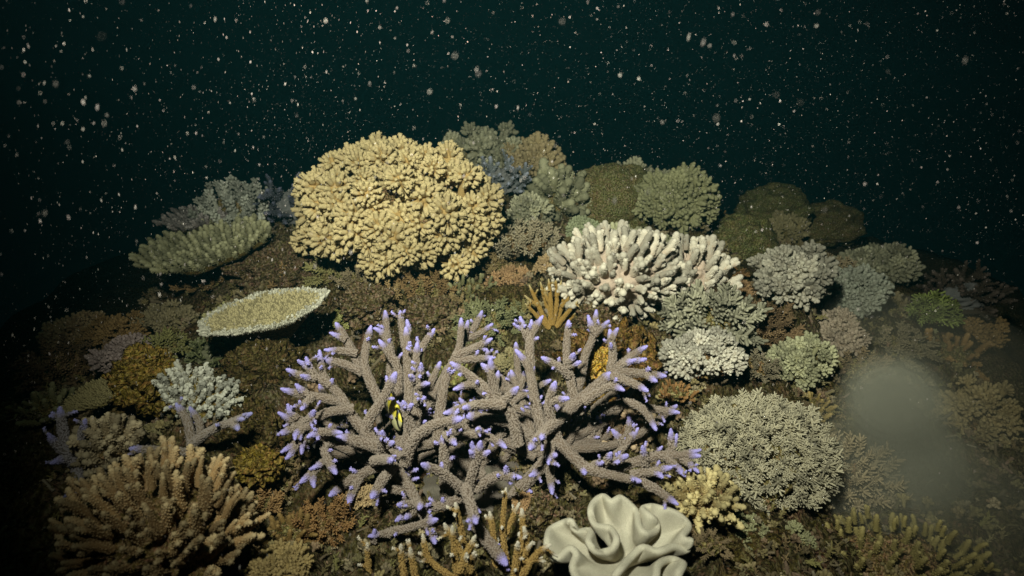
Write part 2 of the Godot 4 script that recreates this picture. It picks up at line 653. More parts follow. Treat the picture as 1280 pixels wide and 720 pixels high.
# ---------------------------------------------------------------- the diver's lamp, just above the frame
func dive_lamp() -> void:
	var pos := EYE + Vector3(-0.18, 0.52, -0.04)
	var aim := at(700, 300, 1.7)
	var root := thing("dive_lamp", "black round dive lamp held above the camera, switched on", "lamp", pos)
	root.look_at_from_position(pos, aim, Vector3.UP)
	var black := StandardMaterial3D.new()
	black.albedo_color = Color(0.05, 0.05, 0.055)
	black.roughness = 0.45
	var g := Geo.new()
	tube(g, [Vector3(0, 0, 0.16), Vector3(0, 0, 0.05), Vector3(0, 0, 0.04), Vector3(0, 0, 0.0)], [0.028, 0.028, 0.05, 0.055], [Color.WHITE, Color.WHITE, Color.WHITE, Color.WHITE], 24)
	var body := Geo.new()
	var prof := [[0.001, 0.17], [0.026, 0.17], [0.028, 0.16], [0.028, 0.06], [0.05, 0.04], [0.055, 0.03], [0.055, 0.0], [0.05, 0.0], [0.046, 0.02], [0.001, 0.02]]
	for q in prof:
		for j in 24:
			var an := TAU * j / 24
			body.v.append(Vector3(cos(an) * q[0], sin(an) * q[0], q[1]))
			body.c.append(Color.WHITE)
	for a in prof.size() - 1:
		for j in 24:
			var p := a * 24 + j
			var r := a * 24 + (j + 1) % 24
			body.i.append_array([p, p + 24, r, r, p + 24, r + 24])
	body.smooth()
	part(root, "housing", body.mesh(), black)
	var glow := StandardMaterial3D.new()
	glow.emission_enabled = true
	glow.emission = Color(1.0, 0.95, 0.86)
	glow.emission_energy_multiplier = 3.0
	var disc := CylinderMesh.new()
	disc.top_radius = 0.044
	disc.bottom_radius = 0.044
	disc.height = 0.004
	part(root, "light_face", disc, glow, Transform3D(Basis(Vector3.RIGHT, PI / 2), Vector3(0, 0, 0.012)))
	var l := SpotLight3D.new()
	l.name = "lamp_beam"
	l.light_color = Color(0.98, 1.0, 0.945)
	l.light_energy = 6.4
	l.light_size = 0.045
	l.spot_angle = 44.0
	l.spot_angle_attenuation = 1.0
	l.spot_range = 12.0
	l.spot_attenuation = 2.0
	l.shadow_enabled = true
	l.position = Vector3(0, 0, -0.01)
	root.add_child(l)

# ---------------------------------------------------------------- all bushy, plate and finger corals
func set_of(count: int, make: Callable) -> Array:
	var out := []
	for k in count:
		out.append(make.call())
	return out

func tones(a: Color, spread := 0.12, bump := 0.0, scale := 3.0) -> Array:
	var out := []
	for k in 3:
		var q := 1.0 - spread * 0.5 * k
		out.append(mat(Color(a.r * q, a.g * q, a.b * q), bump, scale))
	return out

func corals() -> void:
	var W := Color.WHITE
	var stone := mat(W, 0.7, 9.0)
	stone.albedo_texture = mottle_image()
	var tint_brown := [Color(0.34, 0.27, 0.18), Color(0.29, 0.24, 0.16), Color(0.37, 0.29, 0.2)]
	var tint_olive := [Color(0.33, 0.31, 0.18), Color(0.28, 0.28, 0.18), Color(0.36, 0.34, 0.22)]
	var t := tones(W, 0.25)

	# yellow cauliflower coral, the brightest in the middle
	var yellow := set_of(6, func(): return curd(46, 0.062, Color(0.60, 0.41, 0.15), Color(0.76, 0.60, 0.29), 7))
	dome({name = "cauliflower_coral", label = "large pale yellow cauliflower coral, the brightest bush on the reef", cx = 490, cy = 262, rx = 128, ry = 98, rz = 100, d = 1.75, n = 130, len = 46, low = -0.6, lobes = 0.3, up = 0.15, mess = 0.3, core = 0.74, core_tint = tint_brown, core_mat = stone, variants = yellow, mats = tones(W, 0.1), piece = "branch", sink = 0.8})

	# white finger coral with peach between the fingers
	var plain := mat(W, 0.2, 30.0)
	var white := set_of(5, func(): return finger(0.15, Color(0.72, 0.54, 0.36), Color(0.80, 0.72, 0.54), 230, 0.022, 0.9, 0.4, 2))
	var peach := [Color(0.72, 0.54, 0.38), Color(0.66, 0.5, 0.36), Color(0.74, 0.6, 0.45)]
	var w := dome({name = "finger_coral", label = "cream white finger coral with thick blunt fingers, peach coloured between them", cx = 778, cy = 342, rx = 82, ry = 62, rz = 62, d = 1.5, n = 260, len = 29, low = -0.65, lobes = 0.36, up = 0.3, mess = 0.2, core = 0.66, core_tint = peach, core_mat = plain, variants = white, mats = t, piece = "finger", sink = 0.75})
	dome({into = w, cx = 876, cy = 346, rx = 58, ry = 56, rz = 46, d = 1.56, n = 120, len = 31, low = -0.45, lobes = 0.35, up = 0.8, mess = 0.2, core = 0.62, core_tint = peach, core_mat = plain, variants = white, mats = t, piece = "finger"})
	# greenish cauliflower right behind it
	var lime := set_of(4, func(): return knob_head(20, 1.55, 0.095, Color(0.42, 0.39, 0.18), Color(0.58, 0.56, 0.32), 6))
	dome({name = "cauliflower_coral", label = "lime tinted cauliflower coral tucked behind the white finger coral", cx = 800, cy = 315, rx = 62, ry = 40, rz = 40, d = 1.72, n = 46, len = 34, low = -0.3, core_tint = tint_olive, core_mat = stone, variants = lime, mats = t, piece = "branch"})

	# table coral with the pale rim
	var short_twig := set_of(4, func(): return finger(0.2, Color(0.30, 0.22, 0.085), Color(0.52, 0.44, 0.22), 16, 0.05, 0.6, 0.66))
	var pale_twig := set_of(4, func(): return finger(0.2, Color(0.46, 0.40, 0.24), Color(0.72, 0.68, 0.50), 16, 0.05, 0.6, 0.5))
	plate({rim_from = 0.88, ragged = 0.03, cone = 42.0, name = "table_coral", label = "pale rimmed table coral on a thick stalk above the blue tipped staghorn", cx = 312, cy = 404, rx = 82, rz = 52, d = 1.35, foot = [314, 470, 1.35], tilt = 8.0, roll = 11.0, bowl = 14.0, thick = 5.0, stalk = 36.0, n = 2300, len = 10.5, body = Color(0.26, 0.19, 0.08), stalk_tint = Color(0.13, 0.11, 0.06), core_mat = stone, variants = short_twig + pale_twig, mats = t, piece = "branchlets", lean = 0.3, rim = 1.3})
	# greenish plate of stubby fingers on the left
	var stub := set_of(4, func(): return finger(0.16, Color(0.22, 0.20, 0.075), Color(0.54, 0.51, 0.28), 36, 0.04, 0.75, 0.85, 0))
	plate({name = "plate_coral", label = "olive plate coral of stubby pale ended fingers, jutting over dark water", cx = 232, cy = 306, rx = 80, rz = 62, d = 1.85, foot = [285, 352, 1.9], tilt = 16.0, roll = 9.0, bowl = 4.0, thick = 8.0, stalk = 24.0, n = 230, len = 22, body = Color(0.14, 0.12, 0.05), stalk_tint = Color(0.09, 0.08, 0.05), core_mat = stone, variants = stub, mats = t, piece = "finger", singles = true, lean = 0.5, rim = 0.8})
	var spire := set_of(4, func(): return bottlebrush(Color(0.32, 0.31, 0.21), Color(0.56, 0.56, 0.43), 40, 0.14))
	dome({name = "spiky_coral", label = "grey green coral of upright spiky branchlets behind the olive plate coral", cx = 272, cy = 262, rx = 50, ry = 44, rz = 40, d = 2.0, n = 54, len = 46, low = 0.0, up = 1.6, mess = 0.12, lobes = 0.3, core_tint = tint_olive, core_mat = stone, variants = spire, mats = t, piece = "branchlet"})
	var dim := set_of(3, func(): return finger(0.18, Color(0.16, 0.12, 0.10), Color(0.42, 0.37, 0.32), 30, 0.045, 0.6, 0.75, 2))
	plate({name = "plate_coral", label = "small grey brown plate coral between the olive plate and spiky coral", cx = 222, cy = 270, rx = 46, rz = 34, d = 1.97, foot = [250, 300, 2.0], tilt = 12.0, roll = 8.0, bowl = 4.0, n = 90, len = 16, stalk = 14.0, body = Color(0.1, 0.09, 0.07), stalk_tint = Color(0.08, 0.07, 0.05), core_mat = stone, variants = dim, mats = t, piece = "finger", singles = true, lean = 0.5})

	# the ridge behind
	var ridge := set_of(4, func(): return knob_head(20, 1.55, 0.095, Color(0.40, 0.36, 0.18), Color(0.56, 0.53, 0.33), 6))
	dome({name = "ridge_coral", label = "dim olive bush coral topmost on the ridge, behind the yellow cauliflower coral", cx = 600, cy = 200, rx = 62, ry = 52, rz = 46, d = 2.5, n = 60, len = 36, lobes = 0.5, core_tint = tint_olive, core_mat = stone, variants = ridge, mats = t, piece = "branch"})
	dome({name = "ridge_coral", label = "brownish bush coral on the ridge beside the topmost olive bush", cx = 668, cy = 205, rx = 46, ry = 44, rz = 40, d = 2.45, n = 42, len = 34, lobes = 0.5, core_tint = tint_brown, core_mat = stone, variants = ridge, mats = tones(Color(0.96, 0.88, 0.80)), piece = "branch"})
	var bead := set_of(4, func(): return finger(0.2, Color(0.13, 0.12, 0.05), Color(0.44, 0.42, 0.24), 26, 0.05, 0.9, 0.66, 2))
	dome({name = "beaded_coral", label = "olive bush coral with bead like ends beside the smooth boulder coral", cx = 696, cy = 245, rx = 48, ry = 46, rz = 42, d = 2.2, n = 110, len = 30, core_tint = tint_olive, core_mat = stone, variants = bead, mats = t, piece = "branch"})
	dome({name = "ridge_coral", label = "small olive bush coral at the right foot of the yellow cauliflower coral", cx = 662, cy = 258, rx = 28, ry = 24, rz = 24, d = 2.05, n = 22, len = 24, core_tint = tint_olive, core_mat = stone, variants = ridge, mats = t, piece = "branch"})
	var crust := set_of(3, func(): return bottlebrush(Color(0.15, 0.11, 0.06), Color(0.50, 0.42, 0.26), 22, 0.3))
	dome({name = "low_coral", label = "low tan bush coral in the shade between yellow and white corals", cx = 655, cy = 300, rx = 50, ry = 26, rz = 38, d = 1.85, n = 70, len = 22, up = 0.6, core_tint = tint_brown, core_mat = stone, variants = crust, mats = t, piece = "branchlet"})
	dome({name = "low_coral", label = "small grey bush coral on the dark rock behind the white fingers", cx = 735, cy = 282, rx = 22, ry = 20, rz = 20, d = 1.95, n = 24, len = 18, core_tint = tint_olive, core_mat = stone, variants = ridge, mats = tones(Color(0.9, 0.95, 0.9)), piece = "branch"})
	dome({name = "ridge_coral", label = "wide pale olive bush coral sloping down beside the smooth boulder coral", cx = 858, cy = 246, rx = 52, ry = 44, rz = 44, d = 2.15, n = 70, len = 32, lobes = 0.35, core_tint = tint_olive, core_mat = stone, variants = lime, mats = tones(Color(0.85, 0.85, 0.8)), piece = "branch"})
	dome({name = "ridge_coral", label = "dim bush coral on top of the ridge behind the boulder coral", cx = 800, cy = 222, rx = 50, ry = 30, rz = 40, d = 2.6, n = 40, len = 26, core_tint = tint_olive, core_mat = stone, variants = ridge, mats = t, piece = "branch"})

	# smooth boulder corals
	boulder_mat = mat(W, 0.6, 8.0)
	boulder_mat.albedo_texture = stone.albedo_texture
	boulder("smooth green brown boulder coral on the ridge behind the white finger coral", 772, 256, 58, 64, 50, 2.3, [Color(0.27, 0.29, 0.17), Color(0.32, 0.29, 0.19), Color(0.24, 0.31, 0.20)])
	boulder("smooth green boulder coral between the pale slope bush and crowned coral", 945, 305, 48, 42, 44, 2.35, [Color(0.26, 0.29, 0.15), Color(0.27, 0.26, 0.17), Color(0.20, 0.29, 0.17)])
	boulder("faint dark boulder coral in the murk past the slope bush", 992, 256, 46, 34, 40, 3.1, [Color(0.26, 0.29, 0.17), Color(0.24, 0.24, 0.15), Color(0.19, 0.26, 0.15)])
	boulder("faintest brown boulder coral farthest into the murk", 1062, 275, 46, 30, 40, 3.3, [Color(0.29, 0.26, 0.17), Color(0.24, 0.22, 0.15), Color(0.20, 0.26, 0.15)])

	# right hand slope
	var crown := set_of(4, func(): return knob_head(20, 1.55, 0.095, Color(0.32, 0.27, 0.18), Color(0.58, 0.53, 0.39), 7))
	dome({name = "crowned_coral", label = "grey tan bush coral with a pale crown above the dark brown bush", cx = 1018, cy = 348, rx = 46, ry = 46, rz = 42, d = 1.68, n = 56, len = 34, lobes = 0.5, core_tint = tint_brown, core_mat = stone, variants = crown, mats = t, piece = "branch"})
	var plume := set_of(4, func(): return bottlebrush(Color(0.24, 0.22, 0.13), Color(0.48, 0.45, 0.30), 30, 0.26))
	dome({name = "plume_coral", label = "grey tan coral of feathery plumes under the end of the white finger coral", cx = 908, cy = 402, rx = 54, ry = 38, rz = 42, d = 1.42, n = 64, len = 44, low = -0.4, up = 0.3, core_tint = tint_olive, core_mat = stone, variants = plume, mats = t, piece = "plume"})
	var pale := set_of(4, func(): return knob_head(16, 1.5, 0.1, Color(0.46, 0.38, 0.26), Color(0.72, 0.66, 0.50), 5))
	dome({name = "pale_bush_coral", label = "cream ended bush coral just above the broad mound coral", cx = 896, cy = 456, rx = 50, ry = 38, rz = 40, d = 1.26, n = 70, len = 24, up = 0.2, core_tint = tint_brown, core_mat = stone, variants = pale, mats = t, piece = "branchlet"})
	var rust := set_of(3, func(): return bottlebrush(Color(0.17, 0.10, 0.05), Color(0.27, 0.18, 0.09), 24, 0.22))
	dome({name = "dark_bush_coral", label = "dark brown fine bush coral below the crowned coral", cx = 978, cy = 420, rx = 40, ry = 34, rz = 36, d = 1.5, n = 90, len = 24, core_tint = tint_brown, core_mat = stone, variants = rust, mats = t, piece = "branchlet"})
	dome({name = "cauliflower_coral", label = "yellow green cauliflower coral at the edge of the silt haze", cx = 1026, cy = 462, rx = 42, ry = 38, rz = 38, d = 1.42, n = 50, len = 28, core_tint = tint_olive, core_mat = stone, variants = lime, mats = t, piece = "branch"})
	dome({name = "low_coral", label = "small grey brown bush coral between dark bush and yellow green coral", cx = 965, cy = 468, rx = 28, ry = 20, rz = 26, d = 1.36, n = 34, len = 18, core_tint = tint_brown, core_mat = stone, variants = crust, mats = tones(Color(0.8, 0.8, 0.8)), piece = "branchlet"})
	# broad flat topped bush
	var fine := set_of(5, func(): return bottlebrush(Color(0.38, 0.32, 0.18), Color(0.60, 0.54, 0.36), 24, 0.36))
	dome({name = "mound_coral", label = "broad rounded mound of dense olive grey branchlets, largest beside the staghorn", cx = 966, cy = 586, rx = 96, ry = 74, rz = 84, d = 1.14, n = 298, len = 22, low = -0.2, up = 0.5, mess = 0.3, lobes = 0.22, core = 0.84, fill = 900, gaps = false, core_tint = tint_olive, core_mat = stone, variants = fine, mats = t, piece = "branchlet", sink = 0.7})
	var gold := set_of(4, func(): return finger(0.15, Color(0.34, 0.21, 0.06), Color(0.74, 0.60, 0.28), 46, 0.034, 0.75, 0.7, 2))
	dome({name = "golden_finger_coral", label = "small golden finger coral between the ruffled leather coral and mound coral", cx = 896, cy = 640, rx = 48, ry = 36, rz = 42, d = 0.96, n = 84, len = 34, low = -0.4, up = 0.15, core_tint = tint_brown, core_mat = stone, variants = gold, mats = t, piece = "finger"})
	# dim corals on the right
	dome({name = "murky_bush_coral", label = "dim grey bush coral under the mound coral, veiled by silt", cx = 1085, cy = 625, rx = 66, ry = 56, rz = 60, d = 1.25, n = 120, len = 28, core_tint = tint_brown, core_mat = stone, variants = fine, mats = tones(Color(0.9, 0.85, 0.8)), piece = "branchlet"})
	dome({name = "murky_bush_coral", label = "brown finger bush at the foot of the silt cloud", cx = 1150, cy = 725, rx = 110, ry = 45, rz = 70, d = 1.02, n = 170, len = 22, core_tint = tint_brown, core_mat = stone, variants = stub, mats = tones(Color(0.92, 0.86, 0.72)), piece = "finger"})
	dome({name = "tuft_coral", label = "lone small yellow green tuft coral on the dark slope", cx = 1204, cy = 392, rx = 28, ry = 22, rz = 24, d = 2.0, n = 50, len = 24, up = 0.5, core_tint = tint_olive, core_mat = stone, variants = set_of(3, func(): return bottlebrush(Color(0.14, 0.17, 0.03), Color(0.36, 0.42, 0.12), 20, 0.3)), mats = t, piece = "branchlet"})
	dome({name = "murky_bush_coral", label = "brown bush coral on the slope to the right of the silt cloud", cx = 1262, cy = 540, rx = 44, ry = 56, rz = 44, d = 1.7, n = 70, len = 30, core_tint = tint_brown, core_mat = stone, variants = ridge, mats = tones(Color(0.92, 0.84, 0.74)), piece = "branch"})
	dome({name = "murky_bush_coral", label = "blue grey bush coral in the murk behind the crowned coral", cx = 1095, cy = 368, rx = 44, ry = 34, rz = 40, d = 1.95, n = 50, len = 30, core_tint = tint_brown, core_mat = stone, variants = crown, mats = tones(Color(0.86, 0.9, 0.9)), piece = "branch"})
	dome({name = "murky_bush_coral", label = "grey brown bush coral below the blue grey one", cx = 1075, cy = 425, rx = 40, ry = 30, rz = 38, d = 1.7, n = 50, len = 26, core_tint = tint_brown, core_mat = stone, variants = pale, mats = tones(Color(0.84, 0.79, 0.76)), piece = "branchlet"})
	dome({name = "murky_bush_coral", label = "dark bush coral half lost below the lone yellow green tuft", cx = 1130, cy = 330, rx = 48, ry = 30, rz = 40, d = 2.6, n = 44, len = 28, core_tint = tint_olive, core_mat = stone, variants = ridge, mats = t, piece = "branch"})

	# lower left
	var amber := set_of(6, func(): return finger(0.105, Color(0.38, 0.19, 0.055), Color(0.64, 0.48, 0.25), 120, 0.02, 0.5, 0.93, 1))
	dome({name = "amber_finger_coral", label = "big amber brown finger coral with pale ends under the left hand boulder", cx = 170, cy = 690, rx = 118, ry = 112, rz = 92, d = 0.82, n = 180, len = 60, low = -0.15, up = 0.8, mess = 0.16, lobes = 0.25, core = 0.66, core_tint = tint_brown, core_mat = stone, variants = amber, mats = t, piece = "finger", sink = 0.9})
	var tan := set_of(4, func(): return finger(0.14, Color(0.26, 0.18, 0.08), Color(0.52, 0.42, 0.25), 60, 0.032, 0.7, 0.8, 2))
	dome({name = "tan_finger_coral", label = "small tan finger coral behind the big amber one", cx = 98, cy = 570, rx = 42, ry = 40, rz = 36, d = 1.0, n = 56, len = 42, up = 0.9, core_tint = tint_brown, core_mat = stone, variants = tan, mats = t, piece = "finger"})
	var bone := set_of(4, func(): return finger(0.2, Color(0.42, 0.38, 0.24), Color(0.62, 0.60, 0.47), 20, 0.05, 0.8, 0.5, 3))
	plate({name = "plate_coral", label = "bone white ended plate coral leaning on the yellow crusted boulder", cx = 222, cy = 502, rx = 52, rz = 36, d = 1.12, foot = [205, 540, 1.12], tilt = 20.0, roll = -24.0, bowl = -3.0, n = 90, len = 17, stalk = 14.0, body = Color(0.26, 0.22, 0.09), stalk_tint = Color(0.2, 0.15, 0.06), core_mat = stone, variants = bone, mats = t, piece = "finger", singles = true, lean = 0.6, mess = 0.25})
	plate({name = "plate_coral", label = "grey green plate coral jutting left from the yellow crusted boulder", cx = 92, cy = 500, rx = 56, rz = 34, d = 1.15, foot = [120, 540, 1.15], tilt = 14.0, roll = 20.0, bowl = 2.0, n = 420, len = 8, stalk = 14.0, body = Color(0.3, 0.29, 0.17), stalk_tint = Color(0.14, 0.12, 0.06), core_mat = stone, variants = short_twig, mats = tones(Color(0.85, 0.85, 0.8)), piece = "branchlets", lean = 0.3})
	dome({name = "dark_bush_coral", label = "dusky purple grey bush coral in the dark above the yellow crusted boulder", cx = 130, cy = 452, rx = 42, ry = 26, rz = 36, d = 1.4, n = 60, len = 22, core_tint = tint_brown, core_mat = stone, variants = pale, mats = tones(Color(0.78, 0.72, 0.76)), piece = "branchlet"})
	dome({name = "dark_bush_coral", label = "olive bladed bush coral in the dark beside the dusky purple grey one", cx = 178, cy = 440, rx = 24, ry = 20, rz = 22, d = 1.42, n = 26, len = 26, core_tint = tint_olive, core_mat = stone, variants = plume, mats = tones(Color(0.8, 0.8, 0.6)), piece = "branchlet"})
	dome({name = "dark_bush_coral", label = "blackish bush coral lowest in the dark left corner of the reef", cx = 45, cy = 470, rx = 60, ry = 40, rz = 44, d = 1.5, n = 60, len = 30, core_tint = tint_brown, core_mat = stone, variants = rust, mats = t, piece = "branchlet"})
	# small colonies packed between the larger ones
	var forms := ["scrubby", "knob headed", "plumed", "bushy", "fingered", "round headed", "twiggy", "stub fingered"]
	var hues := [["tan", Color(0.92, 0.82, 0.68)], ["olive", Color(0.84, 0.84, 0.66)], ["grey", Color(0.82, 0.82, 0.78)], ["brown", Color(0.86, 0.72, 0.58)], ["grey brown", Color(0.84, 0.79, 0.74)]]
	var marks := [["yellow cauliflower coral", 490, 262], ["white finger coral", 800, 340], ["table coral", 312, 404], ["olive plate coral", 232, 303], ["blue tipped staghorn", 600, 560], ["olive grey mound", 966, 586], ["big amber finger coral", 168, 690], ["silt cloud", 1150, 560], ["yellow green tuft", 1204, 392], ["pale crowned coral", 1018, 348], ["ruffled leather coral", 780, 690], ["ridge boulder coral", 772, 256], ["yellow crusted boulder", 152, 485], ["plume coral", 908, 402], ["amber staghorn", 690, 400], ["pink crusted rock", 445, 385], ["golden finger coral", 896, 640], ["golden staghorn", 590, 720]]
	var pack := [crust, pale, plume, ridge, tan, lime, fine, stub]
	for q in [[330, 352, 40, 1.82], [395, 345, 34, 1.8], [300, 372, 30, 1.75], [430, 352, 26, 1.72], [520, 362, 36, 1.68], [588, 366, 34, 1.7], [640, 352, 30, 1.75], [470, 372, 24, 1.6], [560, 388, 26, 1.56], [650, 392, 22, 1.52], [1110, 470, 36, 1.62], [1085, 510, 30, 1.5], [1160, 440, 40, 1.85], [1225, 450, 44, 1.9], [1220, 640, 40, 1.5], [1180, 420, 26, 2.1], [1150, 385, 30, 2.2], [1260, 420, 34, 2.2], [300, 650, 30, 1.0], [340, 690, 34, 0.95], [330, 620, 24, 1.06], [960, 690, 30, 0.98], [1010, 700, 34, 1.0], [905, 705, 24, 0.9], [870, 400, 24, 1.5], [940, 365, 26, 1.75], [890, 320, 28, 1.95], [930, 345, 22, 1.85], [700, 330, 26, 1.75], [620, 330, 24, 1.85], [235, 350, 34, 1.9], [180, 400, 36, 1.75], [110, 420, 36, 1.7], [260, 400, 28, 1.6], [60, 420, 40, 1.8], [720, 440, 20, 1.36], [860, 500, 22, 1.2], [420, 400, 22, 1.52], [640, 460, 26, 1.34], [560, 480, 28, 1.34], [430, 640, 24, 1.05], [330, 730, 36, 0.86], [660, 650, 20, 1.04], [1000, 280, 34, 2.7], [900, 270, 30, 2.5], [740, 320, 20, 1.75], [1040, 520, 26, 1.35], [1070, 340, 30, 2.1], [20, 520, 36, 1.3], [285, 440, 24, 1.5]]:
		var form := rng.randi() % pack.size()
		var hue: Array = hues[rng.randi() % hues.size()]
		var best := 1e9
		var near := ""
		for m in marks:
			var gap := Vector2(q[0] - m[1], q[1] - m[2]).length()
			if gap < best:
				best = gap
				near = m[0]
		var says := "small %s %s coral in the gap beside the %s" % [hue[0], forms[form], near]
		while used.has(says):
			form = (form + 1) % pack.size()
			says = "small %s %s coral in the gap beside the %s" % [hue[0], forms[form], near]
		used[says] = 1
		dome({name = "small_coral", label = says, group = "small corals filling the gaps", weight = 0.5, cx = q[0], cy = q[1], rx = q[2], ry = q[2] * rf(0.5, 0.75), rz = q[2] * 0.85, d = q[3], n = 34, len = q[2] * rf(0.5, 0.7), up = rf(0.1, 0.7), mess = 0.3, lobes = 0.6, core_tint = tint_olive, core_mat = stone, variants = pack[form], mats = tones(hue[1]), piece = "branchlet"})
	# under the staghorn
	var copper := set_of(4, func(): return finger(0.19, Color(0.23, 0.11, 0.055), Color(0.56, 0.40, 0.24), 40, 0.04, 0.8, 0.8, 1))
	dome({name = "copper_finger_coral", label = "copper brown finger coral seen through the right arms of the staghorn", cx = 785, cy = 556, rx = 48, ry = 36, rz = 34, d = 1.22, n = 90, len = 30, up = 0.1, core_tint = tint_brown, core_mat = stone, variants = copper, mats = t, piece = "finger"})
	dome({name = "low_coral", label = "small brown bush coral in the shade at the left root of the staghorn", cx = 385, cy = 680, rx = 42, ry = 32, rz = 32, d = 0.98, n = 70, len = 20, core_tint = tint_brown, core_mat = stone, variants = crust, mats = tones(Color(0.9, 0.75, 0.6)), piece = "branchlet"})
	dome({name = "low_coral", label = "grey green bush coral between pink rock and amber staghorn", cx = 612, cy = 412, rx = 50, ry = 34, rz = 36, d = 1.5, n = 70, len = 22, core_tint = tint_olive, core_mat = stone, variants = plume, mats = tones(Color(0.8, 0.82, 0.7)), piece = "branchlet"})

func boulder(label: String, cx: float, cy: float, rx: float, ry: float, rz: float, d: float, tint: Array) -> void:
	var k := d / FOCAL
	var c := at(cx, cy, d)
	var root := thing("boulder_coral", label, "coral", c - Vector3(0, ry * k * 0.5, 0))
	ground_anchor(root.position + Vector3(0, 0.01, 0))
	part(root, "dome", lump(rx * k, ry * k, rz * k, 40, 64, 0.2, 1.4, tint, -0.8, null, cx * 0.1), boulder_mat, Transform3D(Basis(), c - root.position))

# ---------------------------------------------------------------- staghorn bushes
func limb(root: Node3D, P: Array, d0: float, d1: float, r0: float, r1: float, body: Color, high: Color, tip: Color, m: Material, cup_r: float, dens := 0.34) -> void:
	var pts := []
	for k in P.size():
		var d := lerpf(d0, d1, float(k) / (P.size() - 1))
		pts.append(at(P[k][0], P[k][1], d) - root.position)
	var s := (d0 + d1) * 0.5 / FOCAL
	part(root, "branch", limb_mesh(pts, r0 * s, r1 * s, body, high, tip, cup_r, dens), m)

